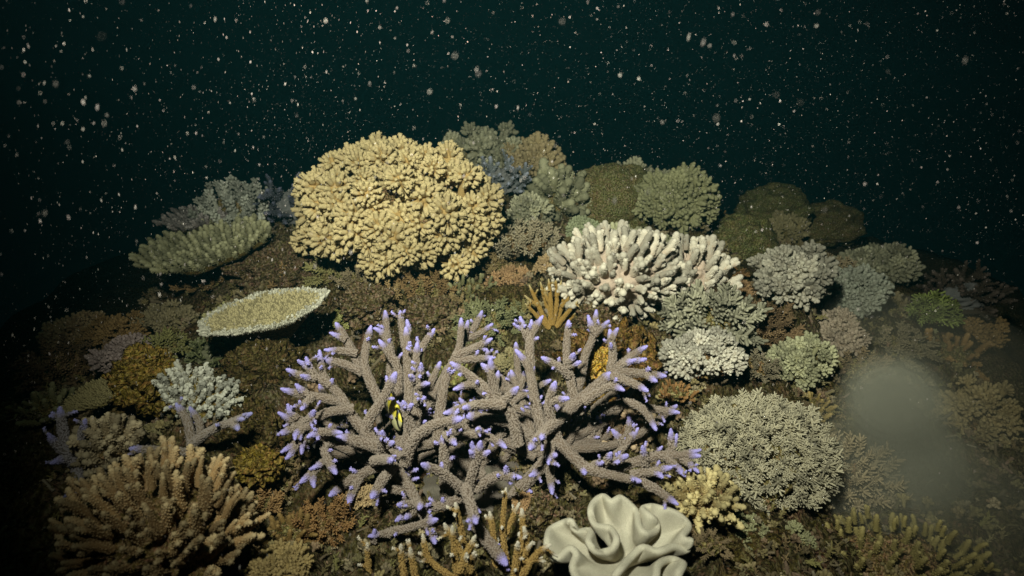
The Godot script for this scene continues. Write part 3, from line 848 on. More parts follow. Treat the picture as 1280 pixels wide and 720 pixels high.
func staghorns() -> void:
	var m := mat(Color.WHITE, 0.06, 60.0)
	var base := at(590, 640, 1.12)
	var root := thing("staghorn_coral", "large brown staghorn coral with blue violet branch ends, centre of the reef", "coral", base)
	ground_anchor(base)
	ground_anchor(at(470, 640, 1.14))
	ground_anchor(at(700, 625, 1.14))
	var body := Color(0.185, 0.137, 0.098)
	var high := Color(0.35, 0.285, 0.225)
	var tip := Color(0.49, 0.43, 0.89)
	# [points from root to end], depth at root, depth at end, radius px at root and end
	var list := [
		# roots
		[[[560, 670], [500, 625], [462, 575]], 1.14, 1.06, 17, 14], [[[590, 680], [640, 640], [700, 575]], 1.14, 1.07, 17, 14],
		[[[575, 680], [580, 650], [580, 628]], 1.12, 1.0, 15, 13], [[[480, 690], [490, 640], [500, 600]], 1.15, 1.07, 15, 13],
		# left crown
		[[[466, 578], [428, 535], [410, 505], [393, 487], [385, 470], [382, 444]], 1.06, 1.05, 14, 7.5],
		[[[396, 490], [378, 480], [370, 468], [364, 453]], 1.05, 1.02, 9, 6.5], [[[374, 474], [362, 463], [353, 457]], 1.04, 1.02, 7, 5.5],
		[[[385, 484], [360, 478], [338, 469]], 1.05, 1.03, 9, 6], [[[376, 482], [366, 480], [357, 477]], 1.03, 1.0, 7, 5.5],
		[[[415, 512], [373, 505], [347, 500], [331, 495]], 1.06, 1.03, 12, 7.5], [[[366, 503], [356, 495], [350, 489]], 1.04, 1.03, 8, 6],
		[[[372, 506], [363, 515], [358, 523]], 1.04, 0.99, 9, 6.5],
		[[[428, 522], [395, 526], [372, 536], [345, 536], [327, 527]], 1.05, 1.0, 12, 7], [[[352, 535], [343, 526], [340, 518]], 1.01, 1.0, 8, 6],
		[[[362, 540], [370, 533], [375, 524]], 1.01, 0.98, 9, 6.5], [[[372, 538], [345, 549], [326, 557]], 1.02, 0.98, 11, 7],
		[[[440, 566], [400, 560], [383, 553], [412, 554]], 1.05, 0.97, 12, 6.5], [[[392, 556], [376, 555], [366, 560]], 1.0, 0.97, 9, 7.5],
		[[[378, 540], [352, 553], [349, 563]], 1.0, 0.97, 9, 6.5], [[[366, 545], [360, 565], [358, 582]], 1.01, 0.99, 8, 6.5],
		[[[358, 566], [342, 573], [331, 580]], 1.0, 0.97, 8, 6.5], [[[352, 570], [344, 582], [337, 589]], 0.99, 0.97, 7, 6],
		[[[420, 564], [390, 570], [393, 590], [404, 609]], 1.04, 0.95, 10, 7], [[[391, 590], [380, 598], [369, 603]], 0.99, 0.96, 8, 6],
		[[[386, 596], [368, 611], [356, 621]], 0.99, 0.95, 9, 6.5], [[[374, 606], [373, 618], [375, 627]], 0.97, 0.95, 7.5, 6],
		[[[470, 578], [440, 567], [405, 560]], 1.06, 1.02, 15, 11],
		[[[468, 590], [466, 572], [466, 552]], 1.05, 0.98, 13, 7.5], [[[469, 575], [475, 570], [481, 567]], 1.03, 0.98, 8, 6.5],
		[[[455, 592], [468, 590], [479, 591]], 1.06, 0.93, 13, 8.5],
		[[[482, 598], [466, 618], [452, 641]], 1.04, 0.92, 14, 8.5], [[[484, 600], [504, 630], [516, 655], [530, 680], [537, 702]], 1.05, 0.9, 13, 8],
		[[[512, 648], [498, 650], [487, 651]], 0.97, 0.92, 9, 7], [[[514, 650], [517, 652], [516, 656]], 0.95, 0.91, 9, 6.5],
		[[[512, 656], [502, 664], [497, 669]], 0.97, 0.93, 8, 6], [[[506, 660], [492, 667], [484, 672]], 0.97, 0.94, 8, 6],
		[[[470, 596], [431, 613], [396, 638]], 1.08, 1.02, 12, 9], [[[440, 608], [430, 625], [420, 650]], 1.07, 1.0, 11, 8], [[[500, 632], [470, 630], [455, 640]], 1.04, 1.0, 11, 9],
		# V in front of the fish
		[[[440, 575], [447, 540], [467, 509], [484, 474]], 1.07, 1.02, 14, 9.5], [[[463, 512], [450, 486], [442, 462], [445, 436], [451, 411]], 1.08, 1.13, 12, 7.5],
		[[[440, 478], [424, 440], [404, 407]], 1.12, 1.15, 10, 7], [[[418, 430], [406, 424], [396, 420]], 1.13, 1.13, 7.5, 6], [[[432, 448], [410, 444], [389, 443]], 1.12, 1.1, 9, 6.5],
		[[[440, 474], [415, 462], [386, 456]], 1.11, 1.1, 10, 8],
		[[[476, 500], [478, 452], [473, 425], [470, 391]], 1.16, 1.2, 11, 7], [[[486, 510], [487, 470], [478, 452], [462, 430]], 1.12, 1.1, 12, 7.5], [[[474, 432], [464, 418], [455, 414]], 1.18, 1.17, 8, 6],
		[[[495, 605], [502, 560], [502, 505], [500, 469], [498, 413]], 1.08, 1.1, 15, 8], [[[497, 440], [493, 415], [490, 391]], 1.12, 1.15, 9, 6.5], [[[500, 425], [501, 412], [499, 403]], 1.11, 1.11, 7, 6],
		[[[510, 545], [514, 500], [511, 470], [513, 433]], 1.07, 1.06, 12, 7], [[[512, 475], [516, 446], [536, 415]], 1.09, 1.1, 10, 6.5], [[[513, 485], [517, 475], [518, 461]], 1.06, 1.03, 9, 6.5],
		[[[512, 492], [520, 489], [529, 488]], 1.06, 1.03, 8, 6], [[[512, 514], [518, 510], [523, 507]], 1.06, 1.02, 8, 7], [[[510, 486], [506, 480], [503, 477]], 1.05, 1.02, 7, 6],
		[[[507, 552], [499, 530], [494, 512]], 1.05, 1.01, 11, 8], [[[500, 525], [503, 519], [507, 516]], 1.02, 1.0, 6.5, 5.5],
		# middle
		[[[540, 570], [545, 515], [553, 475], [569, 440], [572, 401]], 1.1, 1.13, 13, 7], [[[562, 452], [590, 440], [613, 428]], 1.12, 1.1, 10, 6.5], [[[566, 456], [590, 455], [617, 453]], 1.12, 1.1, 10, 6],
		[[[566, 456], [575, 430], [581, 404]], 1.17, 1.2, 8, 5.5], [[[576, 430], [590, 412], [600, 391]], 1.2, 1.22, 8, 5.5], [[[580, 428], [598, 420], [614, 408]], 1.2, 1.2, 7, 5],
		[[[622, 520], [604, 495], [580, 475], [558, 460]], 1.04, 1.0, 13, 7], [[[648, 570], [640, 532], [622, 507], [613, 482], [611, 455]], 1.07, 1.0, 15, 8], [[[613, 475], [604, 466], [599, 462]], 1.01, 1.0, 7, 5.5],
		[[[616, 508], [590, 489], [562, 496]], 1.04, 1.0, 11, 6.5], [[[622, 517], [636, 505], [648, 493]], 1.04, 1.0, 11, 7], [[[630, 516], [595, 516], [574, 521], [549, 528]], 1.03, 0.97, 13, 7], [[[590, 518], [582, 520], [575, 521]], 1.0, 0.96, 8, 7],
		[[[497, 595], [510, 562], [535, 544], [572, 535]], 1.05, 0.95, 15, 10], [[[552, 655], [549, 609], [549, 556]], 1.05, 1.0, 13, 10], [[[550, 556], [558, 562], [565, 570]], 0.98, 0.93, 9, 6.5],
		[[[665, 560], [635, 540], [578, 531]], 1.12, 1.08, 13, 10], [[[556, 562], [590, 556], [615, 562], [632, 574]], 1.06, 0.98, 11, 7], [[[600, 557], [597, 552], [594, 549]], 1.03, 0.97, 9, 7],
		[[[580, 632], [590, 602], [598, 566]], 1.0, 0.93, 14, 8], [[[593, 592], [588, 584], [584, 579]], 0.96, 0.93, 7, 5.5], [[[597, 590], [603, 583], [610, 579]], 0.96, 0.93, 7, 5.5], [[[594, 584], [588, 575], [586, 567]], 0.95, 0.93, 6.5, 5.5],
		[[[577, 632], [547, 609], [519, 596]], 1.0, 0.92, 13, 7.5], [[[578, 628], [585, 652], [592, 675]], 0.98, 0.87, 14, 8.5], [[[592, 630], [618, 613], [652, 614]], 1.0, 0.95, 13, 7.5], [[[632, 613], [632, 605], [632, 599]], 0.97, 0.95, 7, 5.5],
		[[[585, 668], [604, 695], [632, 730]], 0.98, 0.9, 14, 13],
		[[[575, 640], [545, 652], [520, 655]], 1.02, 0.97, 11, 8], [[[450, 720], [470, 690], [500, 682], [540, 670]], 0.98, 0.92, 9, 7], [[[478, 690], [462, 690], [448, 693]], 0.95, 0.92, 7, 5.5], [[[455, 700], [455, 692], [456, 684]], 0.94, 0.92, 7, 5.5],
		# right
		[[[690, 585], [673, 522], [664, 473], [655, 455], [645, 443]], 1.07, 1.06, 15, 8], [[[665, 475], [664, 430], [673, 410], [681, 398]], 1.08, 1.1, 12, 7], [[[664, 432], [656, 414], [651, 399]], 1.09, 1.08, 9, 6.5], [[[657, 416], [649, 411], [642, 408]], 1.09, 1.08, 7, 5.5], [[[667, 420], [666, 411], [666, 403]], 1.09, 1.1, 7, 5.5],
		[[[730, 530], [718, 482], [713, 447], [716, 404]], 1.1, 1.12, 13, 7], [[[716, 478], [703, 466], [680, 453]], 1.1, 1.06, 10, 6.5], [[[715, 460], [720, 455], [723, 448]], 1.1, 1.06, 8, 7], [[[716, 464], [724, 462], [732, 459]], 1.1, 1.07, 7, 5.5],
		[[[722, 505], [731, 485], [738, 451], [749, 424], [753, 390]], 1.13, 1.18, 11, 7], [[[749, 424], [760, 413], [770, 404]], 1.16, 1.17, 8, 6], [[[750, 418], [745, 407], [742, 397]], 1.16, 1.16, 8, 6],
		[[[772, 475], [775, 447], [771, 416]], 1.1, 1.12, 11, 7], [[[773, 430], [778, 420], [782, 414]], 1.11, 1.12, 7, 5.5],
		[[[690, 550], [710, 528], [738, 504], [773, 474]], 1.06, 1.08, 15, 12], [[[774, 474], [800, 451], [821, 438]], 1.08, 1.08, 11, 6.5], [[[790, 462], [798, 459], [806, 456]], 1.07, 1.04, 8, 6], [[[800, 459], [810, 457], [820, 455]], 1.08, 1.06, 7, 5.5],
		[[[774, 472], [818, 475], [846, 478]], 1.07, 1.05, 12, 7], [[[820, 476], [828, 482], [834, 485]], 1.05, 1.02, 8, 6], [[[774, 477], [800, 487], [822, 498]], 1.06, 1.0, 11, 7], [[[736, 512], [770, 492], [790, 497]], 1.05, 1.0, 12, 7],
		[[[700, 560], [689, 522], [698, 486]], 1.04, 0.98, 14, 8], [[[692, 512], [704, 509], [716, 508]], 1.0, 0.97, 9, 6.5], [[[697, 540], [676, 560], [664, 576]], 1.02, 0.92, 14, 8], [[[682, 556], [681, 558], [680, 562]], 0.97, 0.92, 9, 7],
		[[[696, 562], [691, 580], [689, 596]], 1.03, 0.97, 11, 7], [[[693, 585], [697, 584], [699, 585]], 1.0, 0.97, 7, 5.5], [[[692, 588], [691, 610], [694, 636]], 1.05, 0.99, 11, 7], [[[694, 598], [680, 604], [664, 612]], 1.05, 1.0, 10, 7],
		[[[692, 560], [704, 568], [735, 598], [758, 607], [812, 619]], 1.05, 0.93, 15, 8], [[[757, 607], [766, 594], [773, 581]], 1.0, 0.94, 11, 7], [[[762, 604], [780, 583], [791, 571], [809, 548]], 1.03, 1.03, 9, 6.5], [[[791, 573], [783, 560], [774, 550]], 1.03, 1.02, 8, 6], [[[770, 600], [784, 590], [795, 584]], 1.0, 0.96, 9, 6.5],
		[[[768, 606], [820, 589], [847, 584], [892, 585]], 1.02, 0.95, 13, 7], [[[820, 604], [818, 590], [815, 572]], 0.98, 0.94, 10, 6.5], [[[846, 585], [856, 572], [861, 556]], 0.98, 0.98, 8, 5.5], [[[853, 572], [853, 560], [853, 549]], 0.98, 0.97, 7, 5.5],
		[[[846, 586], [860, 599], [872, 612]], 0.97, 0.93, 9, 6.5], [[[864, 585], [878, 596], [890, 607]], 0.97, 0.93, 9, 6], [[[800, 610], [830, 606], [854, 600]], 0.97, 0.92, 10, 6.5], [[[828, 606], [836, 609], [842, 614]], 0.95, 0.92, 8, 6], [[[868, 584], [880, 580], [893, 577]], 0.97, 0.95, 7, 5],
		[[[805, 617], [830, 628], [862, 650]], 0.97, 0.9, 12, 7], [[[762, 523], [795, 514], [818, 525], [833, 550]], 1.12, 1.03, 12, 7.5], [[[808, 518], [835, 523], [864, 527]], 1.1, 1.06, 10, 6.5],
		[[[745, 602], [752, 596], [762, 594]], 1.0, 0.95, 8, 6], [[[735, 598], [736, 604], [738, 609]], 1.0, 0.96, 8, 6],
	]
	# more arms at the back of the thicket, out of the same two stems
	for k in 54:
		var stem: Array = [[475, 590], [690, 585], [585, 615]][k % 3]
		var side := rf(-1.25, 1.25)
		var reach := rf(70, 170)
		var ex: float = stem[0] + sin(side) * reach * 1.15
		var ey: float = stem[1] - cos(side) * reach * 0.95
		var d1 := rf(1.12, 1.24)
		var mx := lerpf(stem[0], ex, 0.55) + rf(-14, 14)
		var my := lerpf(stem[1], ey, 0.5) + rf(-6, 16)
		list.append([[[stem[0] + rf(-20, 20), stem[1] + rf(-10, 20)], [mx, my], [ex, ey]], 1.12, d1, 11, 6.5])
		list.append([[[mx, my], [mx + rf(-18, 18), my - 14], [mx + rf(-36, 36), my - rf(24, 50)]], (1.12 + d1) * 0.5, d1 - 0.03, 8, 5.5])
	for q in list:
		limb(root, q[0], q[1], q[2], q[3], q[4], body, high, tip, m, 0.0017, 0.21)
	part(root, "base", lump(0.16, 0.09, 0.1, 16, 24, 0.35, 1.8, [Color(0.2, 0.17, 0.12), Color(0.23, 0.18, 0.15), Color(0.17, 0.16, 0.11)], -1.0, rough, 3.0), mat(Color.WHITE, 0.3, 30.0), Transform3D(Basis(), Vector3(0, -0.05, -0.03)))

	# golden staghorn at the bottom edge
	var gb := at(590, 770, 0.9)
	var gold := thing("golden_staghorn_coral", "golden brown staghorn coral with white branch ends beside the ruffled leather coral", "coral", gb)
	ground_anchor(gb)
	var glist := [[[[585, 770], [575, 700], [564, 648]], 0.92, 0.84, 7.6, 4.5], [[[600, 770], [572, 715], [549, 676]], 0.88, 0.82, 7.6, 4.5], [[[570, 770], [563, 715], [560, 680]], 0.88, 0.82, 7.6, 4.5], [[[570, 740], [580, 715], [591, 692]], 0.86, 0.82, 7.6, 5.0], [[[585, 740], [580, 725], [579, 716]], 0.85, 0.82, 6.0, 4.5],
		[[[640, 770], [628, 690], [632, 628]], 0.95, 0.9, 7.6, 3.6], [[[632, 690], [642, 665], [650, 648]], 0.94, 0.92, 6.0, 3.6], [[[650, 770], [655, 700], [653, 656]], 0.9, 0.85, 7.6, 5.0], [[[650, 770], [660, 710], [656, 681]], 0.87, 0.83, 7.6, 5.0], [[[640, 770], [646, 720], [648, 701]], 0.86, 0.82, 7.6, 5.4], [[[640, 770], [670, 720], [692, 704]], 0.86, 0.83, 7.6, 4.5], [[[655, 720], [662, 708], [668, 700]], 0.85, 0.83, 5.1, 3.6],
		[[[500, 770], [492, 725], [491, 704]], 0.86, 0.83, 6.8, 4.5], [[[515, 770], [507, 730], [503, 708]], 0.86, 0.83, 6.8, 4.5], [[[450, 770], [447, 725], [446, 702]], 0.9, 0.86, 6.0, 4.0], [[[620, 770], [616, 700], [610, 660]], 0.96, 0.92, 7.6, 4.5], [[[600, 770], [535, 730], [520, 690]], 0.94, 0.9, 7.6, 4.5]]
	for q in glist:
		limb(gold, q[0], q[1], q[2], q[3], q[4], Color(0.24, 0.135, 0.04), Color(0.46, 0.3, 0.1), Color(0.82, 0.74, 0.58), m, 0.0016, 0.26)

	# amber staghorn behind the blue one
	var ab := at(690, 412, 1.46)
	var amber := thing("amber_staghorn_coral", "small amber staghorn coral with bare upright arms left of the white fingers", "coral", ab)
	ground_anchor(ab)
	for q in [[[[690, 414], [672, 396], [658, 381]], 1.46, 1.42, 5.8, 2.6], [[[688, 412], [676, 385], [663, 356]], 1.46, 1.45, 6.5, 2.6], [[[692, 410], [692, 380], [689, 348]], 1.46, 1.45, 6.5, 2.6], [[[694, 410], [700, 380], [698, 346]], 1.46, 1.48, 5.8, 2.6], [[[698, 410], [708, 380], [713, 354]], 1.47, 1.5, 5.8, 2.6], [[[700, 412], [712, 396], [728, 378]], 1.46, 1.43, 5.8, 2.6], [[[700, 414], [722, 398], [734, 384]], 1.47, 1.48, 5.0, 2.6], [[[675, 383], [666, 378], [657, 370]], 1.45, 1.44, 4.0, 2.4], [[[692, 382], [685, 370], [684, 360]], 1.46, 1.44, 4.0, 2.4], [[[706, 385], [716, 374], [722, 366]], 1.47, 1.46, 4.0, 2.4], [[[699, 372], [704, 362], [706, 350]], 1.47, 1.47, 4.0, 2.4], [[[690, 395], [684, 375], [678, 352]], 1.48, 1.5, 5.0, 2.6]]:
		limb(amber, q[0], q[1], q[2], q[3], q[4], Color(0.30, 0.17, 0.035), Color(0.42, 0.27, 0.08), Color(0.62, 0.5, 0.24), m, 0.0014, 0.25)

	# other staghorns
	var lilac_tip := Color(0.40, 0.38, 0.7)
	var lb := at(55, 590, 0.98)
	var lilac := thing("lilac_staghorn_coral", "dim grey staghorn coral with pale blue ends left of the tan finger coral", "coral", lb)
	ground_anchor(lb)
	for q in [[[[55, 600], [40, 560], [34, 520]], 0.99, 0.96, 12, 7], [[[50, 580], [62, 560], [68, 536]], 0.98, 0.95, 10, 6], [[[48, 585], [30, 570], [18, 555]], 0.98, 0.95, 10, 6], [[[60, 600], [40, 590], [22, 595]], 0.98, 0.93, 10, 7], [[[55, 600], [60, 620], [50, 640]], 0.98, 0.92, 10, 7]]:
		limb(lilac, q[0], q[1], q[2], q[3], q[4], Color(0.17, 0.14, 0.12), Color(0.3, 0.27, 0.26), lilac_tip, m, 0.0019, 0.3)
	var sb := at(215, 575, 1.02)
	var stray := thing("lilac_staghorn_coral", "stray grey staghorn branches with pale blue ends reaching right over the amber finger coral", "coral", sb)
	ground_anchor(sb)
	for q in [[[[210, 570], [238, 550], [268, 538], [291, 528]], 1.02, 0.98, 10, 6.5], [[[262, 541], [270, 545], [273, 550]], 0.99, 0.96, 7, 5], [[[266, 540], [274, 536], [280, 536]], 0.99, 0.96, 7, 5], [[[212, 575], [205, 540], [190, 515]], 1.03, 1.03, 10, 7], [[[215, 575], [222, 545], [208, 520]], 1.04, 1.05, 8, 6], [[[205, 580], [175, 578], [128, 575]], 0.98, 0.94, 9, 7]]:
		limb(stray, q[0], q[1], q[2], q[3], q[4], Color(0.19, 0.14, 0.09), Color(0.32, 0.27, 0.22), lilac_tip, m, 0.0018, 0.3)
	var bt := set_of(3, func(): return stag_twig(0.1, Color(0.16, 0.17, 0.16), Color(0.36, 0.38, 0.42), 5, 60))
	var tw := tones(Color.WHITE)
	dome({name = "grey_staghorn_coral", label = "blue grey staghorn twigs on the ridge behind the yellow cauliflower coral", cx = 625, cy = 215, rx = 34, ry = 26, rz = 26, d = 2.1, n = 14, len = 42, up = 0.4, mess = 0.4, core_tint = [Color(0.2, 0.2, 0.18), Color(0.17, 0.17, 0.15), Color(0.23, 0.22, 0.2)], core_mat = m, variants = bt, mats = tw, piece = "branch"})
	dome({name = "grey_staghorn_coral", label = "blue grey staghorn twigs between spiky coral and yellow cauliflower coral", cx = 345, cy = 250, rx = 34, ry = 36, rz = 30, d = 2.0, n = 20, len = 44, up = 0.3, mess = 0.4, core_tint = [Color(0.2, 0.2, 0.18), Color(0.17, 0.17, 0.15), Color(0.23, 0.22, 0.2)], core_mat = m, variants = bt, mats = tones(Color(0.7, 0.7, 0.75)), piece = "branch"})
	dome({name = "grey_staghorn_coral", label = "dark thin staghorn twigs in the murk above the yellow green tuft", cx = 1240, cy = 372, rx = 48, ry = 36, rz = 36, d = 2.2, n = 26, len = 50, up = 0.4, mess = 0.5, core_tint = [Color(0.2, 0.2, 0.18), Color(0.17, 0.17, 0.15), Color(0.23, 0.22, 0.2)], core_mat = m, variants = bt, mats = tones(Color(0.7, 0.6, 0.5)), piece = "branch"})
	dome({name = "fan_coral", label = "dim green fan of thin branches under the rim of the table coral", cx = 240, cy = 450, rx = 40, ry = 22, rz = 26, d = 1.45, n = 40, len = 40, up = 0.2, mess = 0.3, core_tint = [Color(0.18, 0.18, 0.1), Color(0.15, 0.15, 0.08), Color(0.2, 0.19, 0.11)], core_mat = m, variants = set_of(3, func(): return stag_twig(0.07, Color(0.14, 0.15, 0.06), Color(0.24, 0.25, 0.12), 4, 40)), mats = tw, piece = "branch"})

# ---------------------------------------------------------------- ruffled leather coral
func leather_coral() -> void:
	var base := at(790, 745, 0.93)
	var root := thing("leather_coral", "smooth cream leather coral with thick ruffled folds at the foot of the staghorn", "coral", base)
	ground_anchor(base)
	var m := mat(Color.WHITE, 0.09, 45.0, 0.85, 0.25)
	var body := Color(0.66, 0.60, 0.44)
	# the folded rim as one curve round the colony
	var rim_px := [[735, 745], [716, 722], [720, 702], [712, 694], [696, 707], [684, 697], [683, 682], [687, 668], [704, 659], [714, 658], [719, 670], [738, 670], [736, 684], [745, 696], [758, 698], [768, 692], [772, 680], [764, 667], [746, 662], [739, 646], [743, 632], [755, 624], [766, 631], [779, 626], [797, 643], [801, 663], [809, 673], [822, 670], [824, 658], [815, 650], [806, 641], [818, 637], [830, 640], [851, 648], [865, 663], [857, 678], [868, 684], [863, 695], [846, 691], [826, 697], [806, 692], [790, 706], [778, 720], [770, 735], [790, 748], [820, 735], [826, 716], [840, 708], [858, 712], [852, 728], [845, 745], [800, 765]]
	var n := rim_px.size()
	var rim := []
	for k in n:
		var y: float = rim_px[k][1]
		rim.append(at(784.0 + (rim_px[k][0] - 776.0) * 1.04, y + 16.0, 0.81 + (745.0 - y) / 121.0 * 0.125 + 0.01 * sin(k * 1.9)) - base)
	var fine := []
	for k in n:
		for q in 5:
			fine.append((rim[k] as Vector3).cubic_interpolate(rim[(k + 1) % n], rim[(k + n - 1) % n], rim[(k + 2) % n], q / 5.0))
	var cols := fine.size()
	var rows := 22
	var hub := at(790, 722, 0.91) - base
	var mid := []
	for a in rows + 1:
		var f := float(a) / rows
		for b in cols:
			var p: Vector3 = fine[b]
			# the folds soften towards the hub
			var av := Vector3.ZERO
			var reach := int(lerpf(30.0, 0.0, pow(f, 0.7)))
			for q in range(-reach, reach + 1):
				av += fine[(b + q + cols) % cols]
			p = av / (2 * reach + 1)
			var flare := pow(f, 0.85)
			mid.append(hub + (p - hub) * Vector3(flare, pow(f, 1.8), flare))
	var nor := []
	for a in rows + 1:
		for b in cols:
			var nn: Vector3 = (mid[a * cols + (b + 1) % cols] - mid[a * cols + (b + cols - 1) % cols]).cross(mid[mini(a + 1, rows) * cols + b] - mid[maxi(a - 1, 0) * cols + b])
			nor.append(nn.normalized() if nn.length() > 1e-12 else Vector3.UP)
	var loops := []
	for a in range(0, rows + 1):
		loops.append([a, 1.0, 0.0])
	for e in [[0.8, 0.6], [0.35, 0.95], [-0.35, 0.95], [-0.8, 0.6]]:
		loops.append([rows, e[0], e[1]])
	for a in range(rows, -1, -1):
		loops.append([a, -1.0, 0.0])
	var g := Geo.new()
	for lp in loops:
		var a: int = lp[0]
		var fat := 0.0036 + 0.0022 * pow(float(a) / rows, 4.0)
		for b in cols:
			var i: int = a * cols + b
			var p: Vector3 = mid[i]
			var outw: Vector3 = (p - mid[maxi(a - 1, 0) * cols + b]).normalized()
			g.v.append(p + nor[i] * fat * lp[1] + outw * fat * lp[2])
			g.c.append(vary(body, 0.04))
	for k in loops.size() - 1:
		for b in cols:
			var p := k * cols + b
			var q := k * cols + (b + 1) % cols
			g.i.append_array([p, q, p + cols, q, q + cols, p + cols])
	g.smooth()
	part(root, "folded_cap", g.mesh(), m)
	var st := Geo.new()
	tube(st, [Vector3(0, -0.06, 0), hub * 0.5, hub - Vector3(0, 0.02, 0)], [0.05, 0.04, 0.025], [body, body, body], 20, 0.03)
	part(root, "stalk", st.mesh(), m)

# ---------------------------------------------------------------- the small yellow fish among the branches
func fish() -> void:
	var root := thing("butterflyfish", "small yellow butterflyfish with a black bar hiding among the staghorn branches", "fish", at(483, 528, 1.11))
	root.rotation_degrees = Vector3(0, -62, 6)
	var m := StandardMaterial3D.new()
	m.vertex_color_use_as_albedo = true
	m.roughness = 0.45
	var H := 0.034
	var g := Geo.new()
	var rows := 26
	var cols := 20
	for a in rows + 1:
		var f := float(a) / rows
		var x := lerpf(-0.042, 0.046, f)
		var hh := H * pow(sin(PI * clampf(f * 0.93 + 0.05, 0, 1)), 0.75) * (1.0 if f < 0.75 else lerpf(1.0, 0.55, (f - 0.75) / 0.25))
		for b in cols:
			var an := TAU * b / cols
			g.v.append(Vector3(x, sin(an) * hh, cos(an) * hh * 0.26))
			var c := Color(0.66, 0.55, 0.06)
			if sin(an) < 0.1:
				c = Color(0.72, 0.68, 0.34)
			if f > 0.80 and f < 0.87:
				c = Color(0.01, 0.01, 0.01)
			if f < 0.06:
				c = Color(0.02, 0.02, 0.02)
			g.c.append(c)
	for a in rows:
		for b in cols:
			var p := a * cols + b
			var q := a * cols + (b + 1) % cols
			g.i.append_array([p, q, p + cols, q, q + cols, p + cols])
	g.smooth()
	part(root, "body", g.mesh(), m)
	for s in [1, -1]:
		var fin := Geo.new()
		for k in 10:
			var f := k / 9.0
			var x := lerpf(-0.04, 0.02, f)
			var inn: float = s * H * 0.8 * sqrt(maxf(0.05, 1.0 - pow((x) / 0.05, 2)))
			var outn: float = inn + s * lerpf(0.016, 0.005, f)
			for z in [-0.0008, 0.0008]:
				fin.v.append(Vector3(x, inn, z))
				fin.v.append(Vector3(x - 0.006, outn, z))
				fin.c.append(Color(0.66, 0.55, 0.06))
				fin.c.append(Color(0.75, 0.62, 0.05))
		for k in 9:
			var p := k * 4
			fin.i.append_array([p, p + 4, p + 1, p + 1, p + 4, p + 5, p + 2, p + 3, p + 6, p + 3, p + 7, p + 6, p + 1, p + 5, p + 3, p + 3, p + 5, p + 7])
		fin.smooth()
		part(root, "dorsal_fin" if s > 0 else "anal_fin", fin.mesh(), m)
	var tail := Geo.new()
	for z in [-0.0008, 0.0008]:
		for p in [Vector3(-0.038, 0.008, z), Vector3(-0.038, -0.008, z), Vector3(-0.058, -0.015, z), Vector3(-0.058, 0.015, z)]:
			tail.v.append(p)
			tail.c.append(Color(0.7, 0.66, 0.4))
	tail.i.append_array([0, 1, 2, 0, 2, 3, 4, 6, 5, 4, 7, 6])
	tail.smooth()
	part(root, "tail_fin", tail.mesh(), m)
	for s in [1, -1]:
		var eye := SphereMesh.new()
		eye.radius = 0.0032
		eye.height = 0.0064
		eye.radial_segments = 12
		eye.rings = 6
		var em := StandardMaterial3D.new()
		em.albedo_color = Color(0.02, 0.02, 0.02)
		em.roughness = 0.15
		part(root, "eye", eye, em, Transform3D(Basis(), Vector3(0.033, 0.006, s * 0.0058)))

# ---------------------------------------------------------------- reef rock
func height_at(x: float, z: float) -> float:
	var sum := 0.0
	var tot := 0.0
	for a in anchors:
		var dx: float = x - a[0]
		var dz: float = z - a[1]
		var w: float = a[3] / (pow(dx * dx + dz * dz + 0.006, 1.6))
		sum += w * a[2]
		tot += w
	return sum / tot

func rock_tone(p: Vector3) -> Color:
	var olive := Color(0.13, 0.12, 0.065)
	var grey := Color(0.16, 0.155, 0.125)
	var pink := Color(0.20, 0.14, 0.115)
	var dark := Color(0.075, 0.068, 0.045)
	var a := clampf(0.5 + 1.1 * rough.get_noise_3dv(p * 7.0), 0, 1)
	var b := clampf(-0.25 + 2.2 * rough.get_noise_3dv(p * 11.0 + Vector3(7, 1, 4)), 0, 1)
	var c := clampf(0.3 + 1.6 * rough.get_noise_3dv(p * 26.0 + Vector3(2, 8, 4)), 0, 1)
	return olive.lerp(grey, a).lerp(pink, b).lerp(dark, c * 0.75)

# crusts of algae, sponge and lime in small irregular patches
func mottle_image() -> Texture2D:
	var a := FastNoiseLite.new()
	a.seed = 31
	a.frequency = 0.02
	a.fractal_octaves = 5
	var b := FastNoiseLite.new()
	b.seed = 32
	b.frequency = 0.035
	b.fractal_octaves = 4
	var ia := a.get_seamless_image(512, 512)
	var ib := b.get_seamless_image(512, 512)
	a.seed = 40
	var ic := a.get_seamless_image(512, 512)
	var out := Image.create(512, 512, false, Image.FORMAT_RGB8)
	var list := [Color(0.55, 0.5, 0.34), Color(0.92, 0.86, 0.74), Color(0.88, 0.70, 0.64), Color(0.36, 0.33, 0.22), Color(1.0, 0.97, 0.85), Color(0.66, 0.62, 0.34)]
	for y in 512:
		for x in 512:
			var p := ia.get_pixel(x, y).r
			var q := ib.get_pixel(x, y).r
			var r := ic.get_pixel(x, y).r
			var c: Color = list[0].lerp(list[1], smoothstep(0.45, 0.6, p))
			c = c.lerp(list[2], smoothstep(0.58, 0.66, r))
			c = c.lerp(list[5], smoothstep(0.42, 0.34, r))
			c = c.lerp(list[3], smoothstep(0.52, 0.62, q))
			c = c.lerp(list[4], smoothstep(0.30, 0.24, q))
			out.set_pixel(x, y, c)
	return ImageTexture.create_from_image(out)

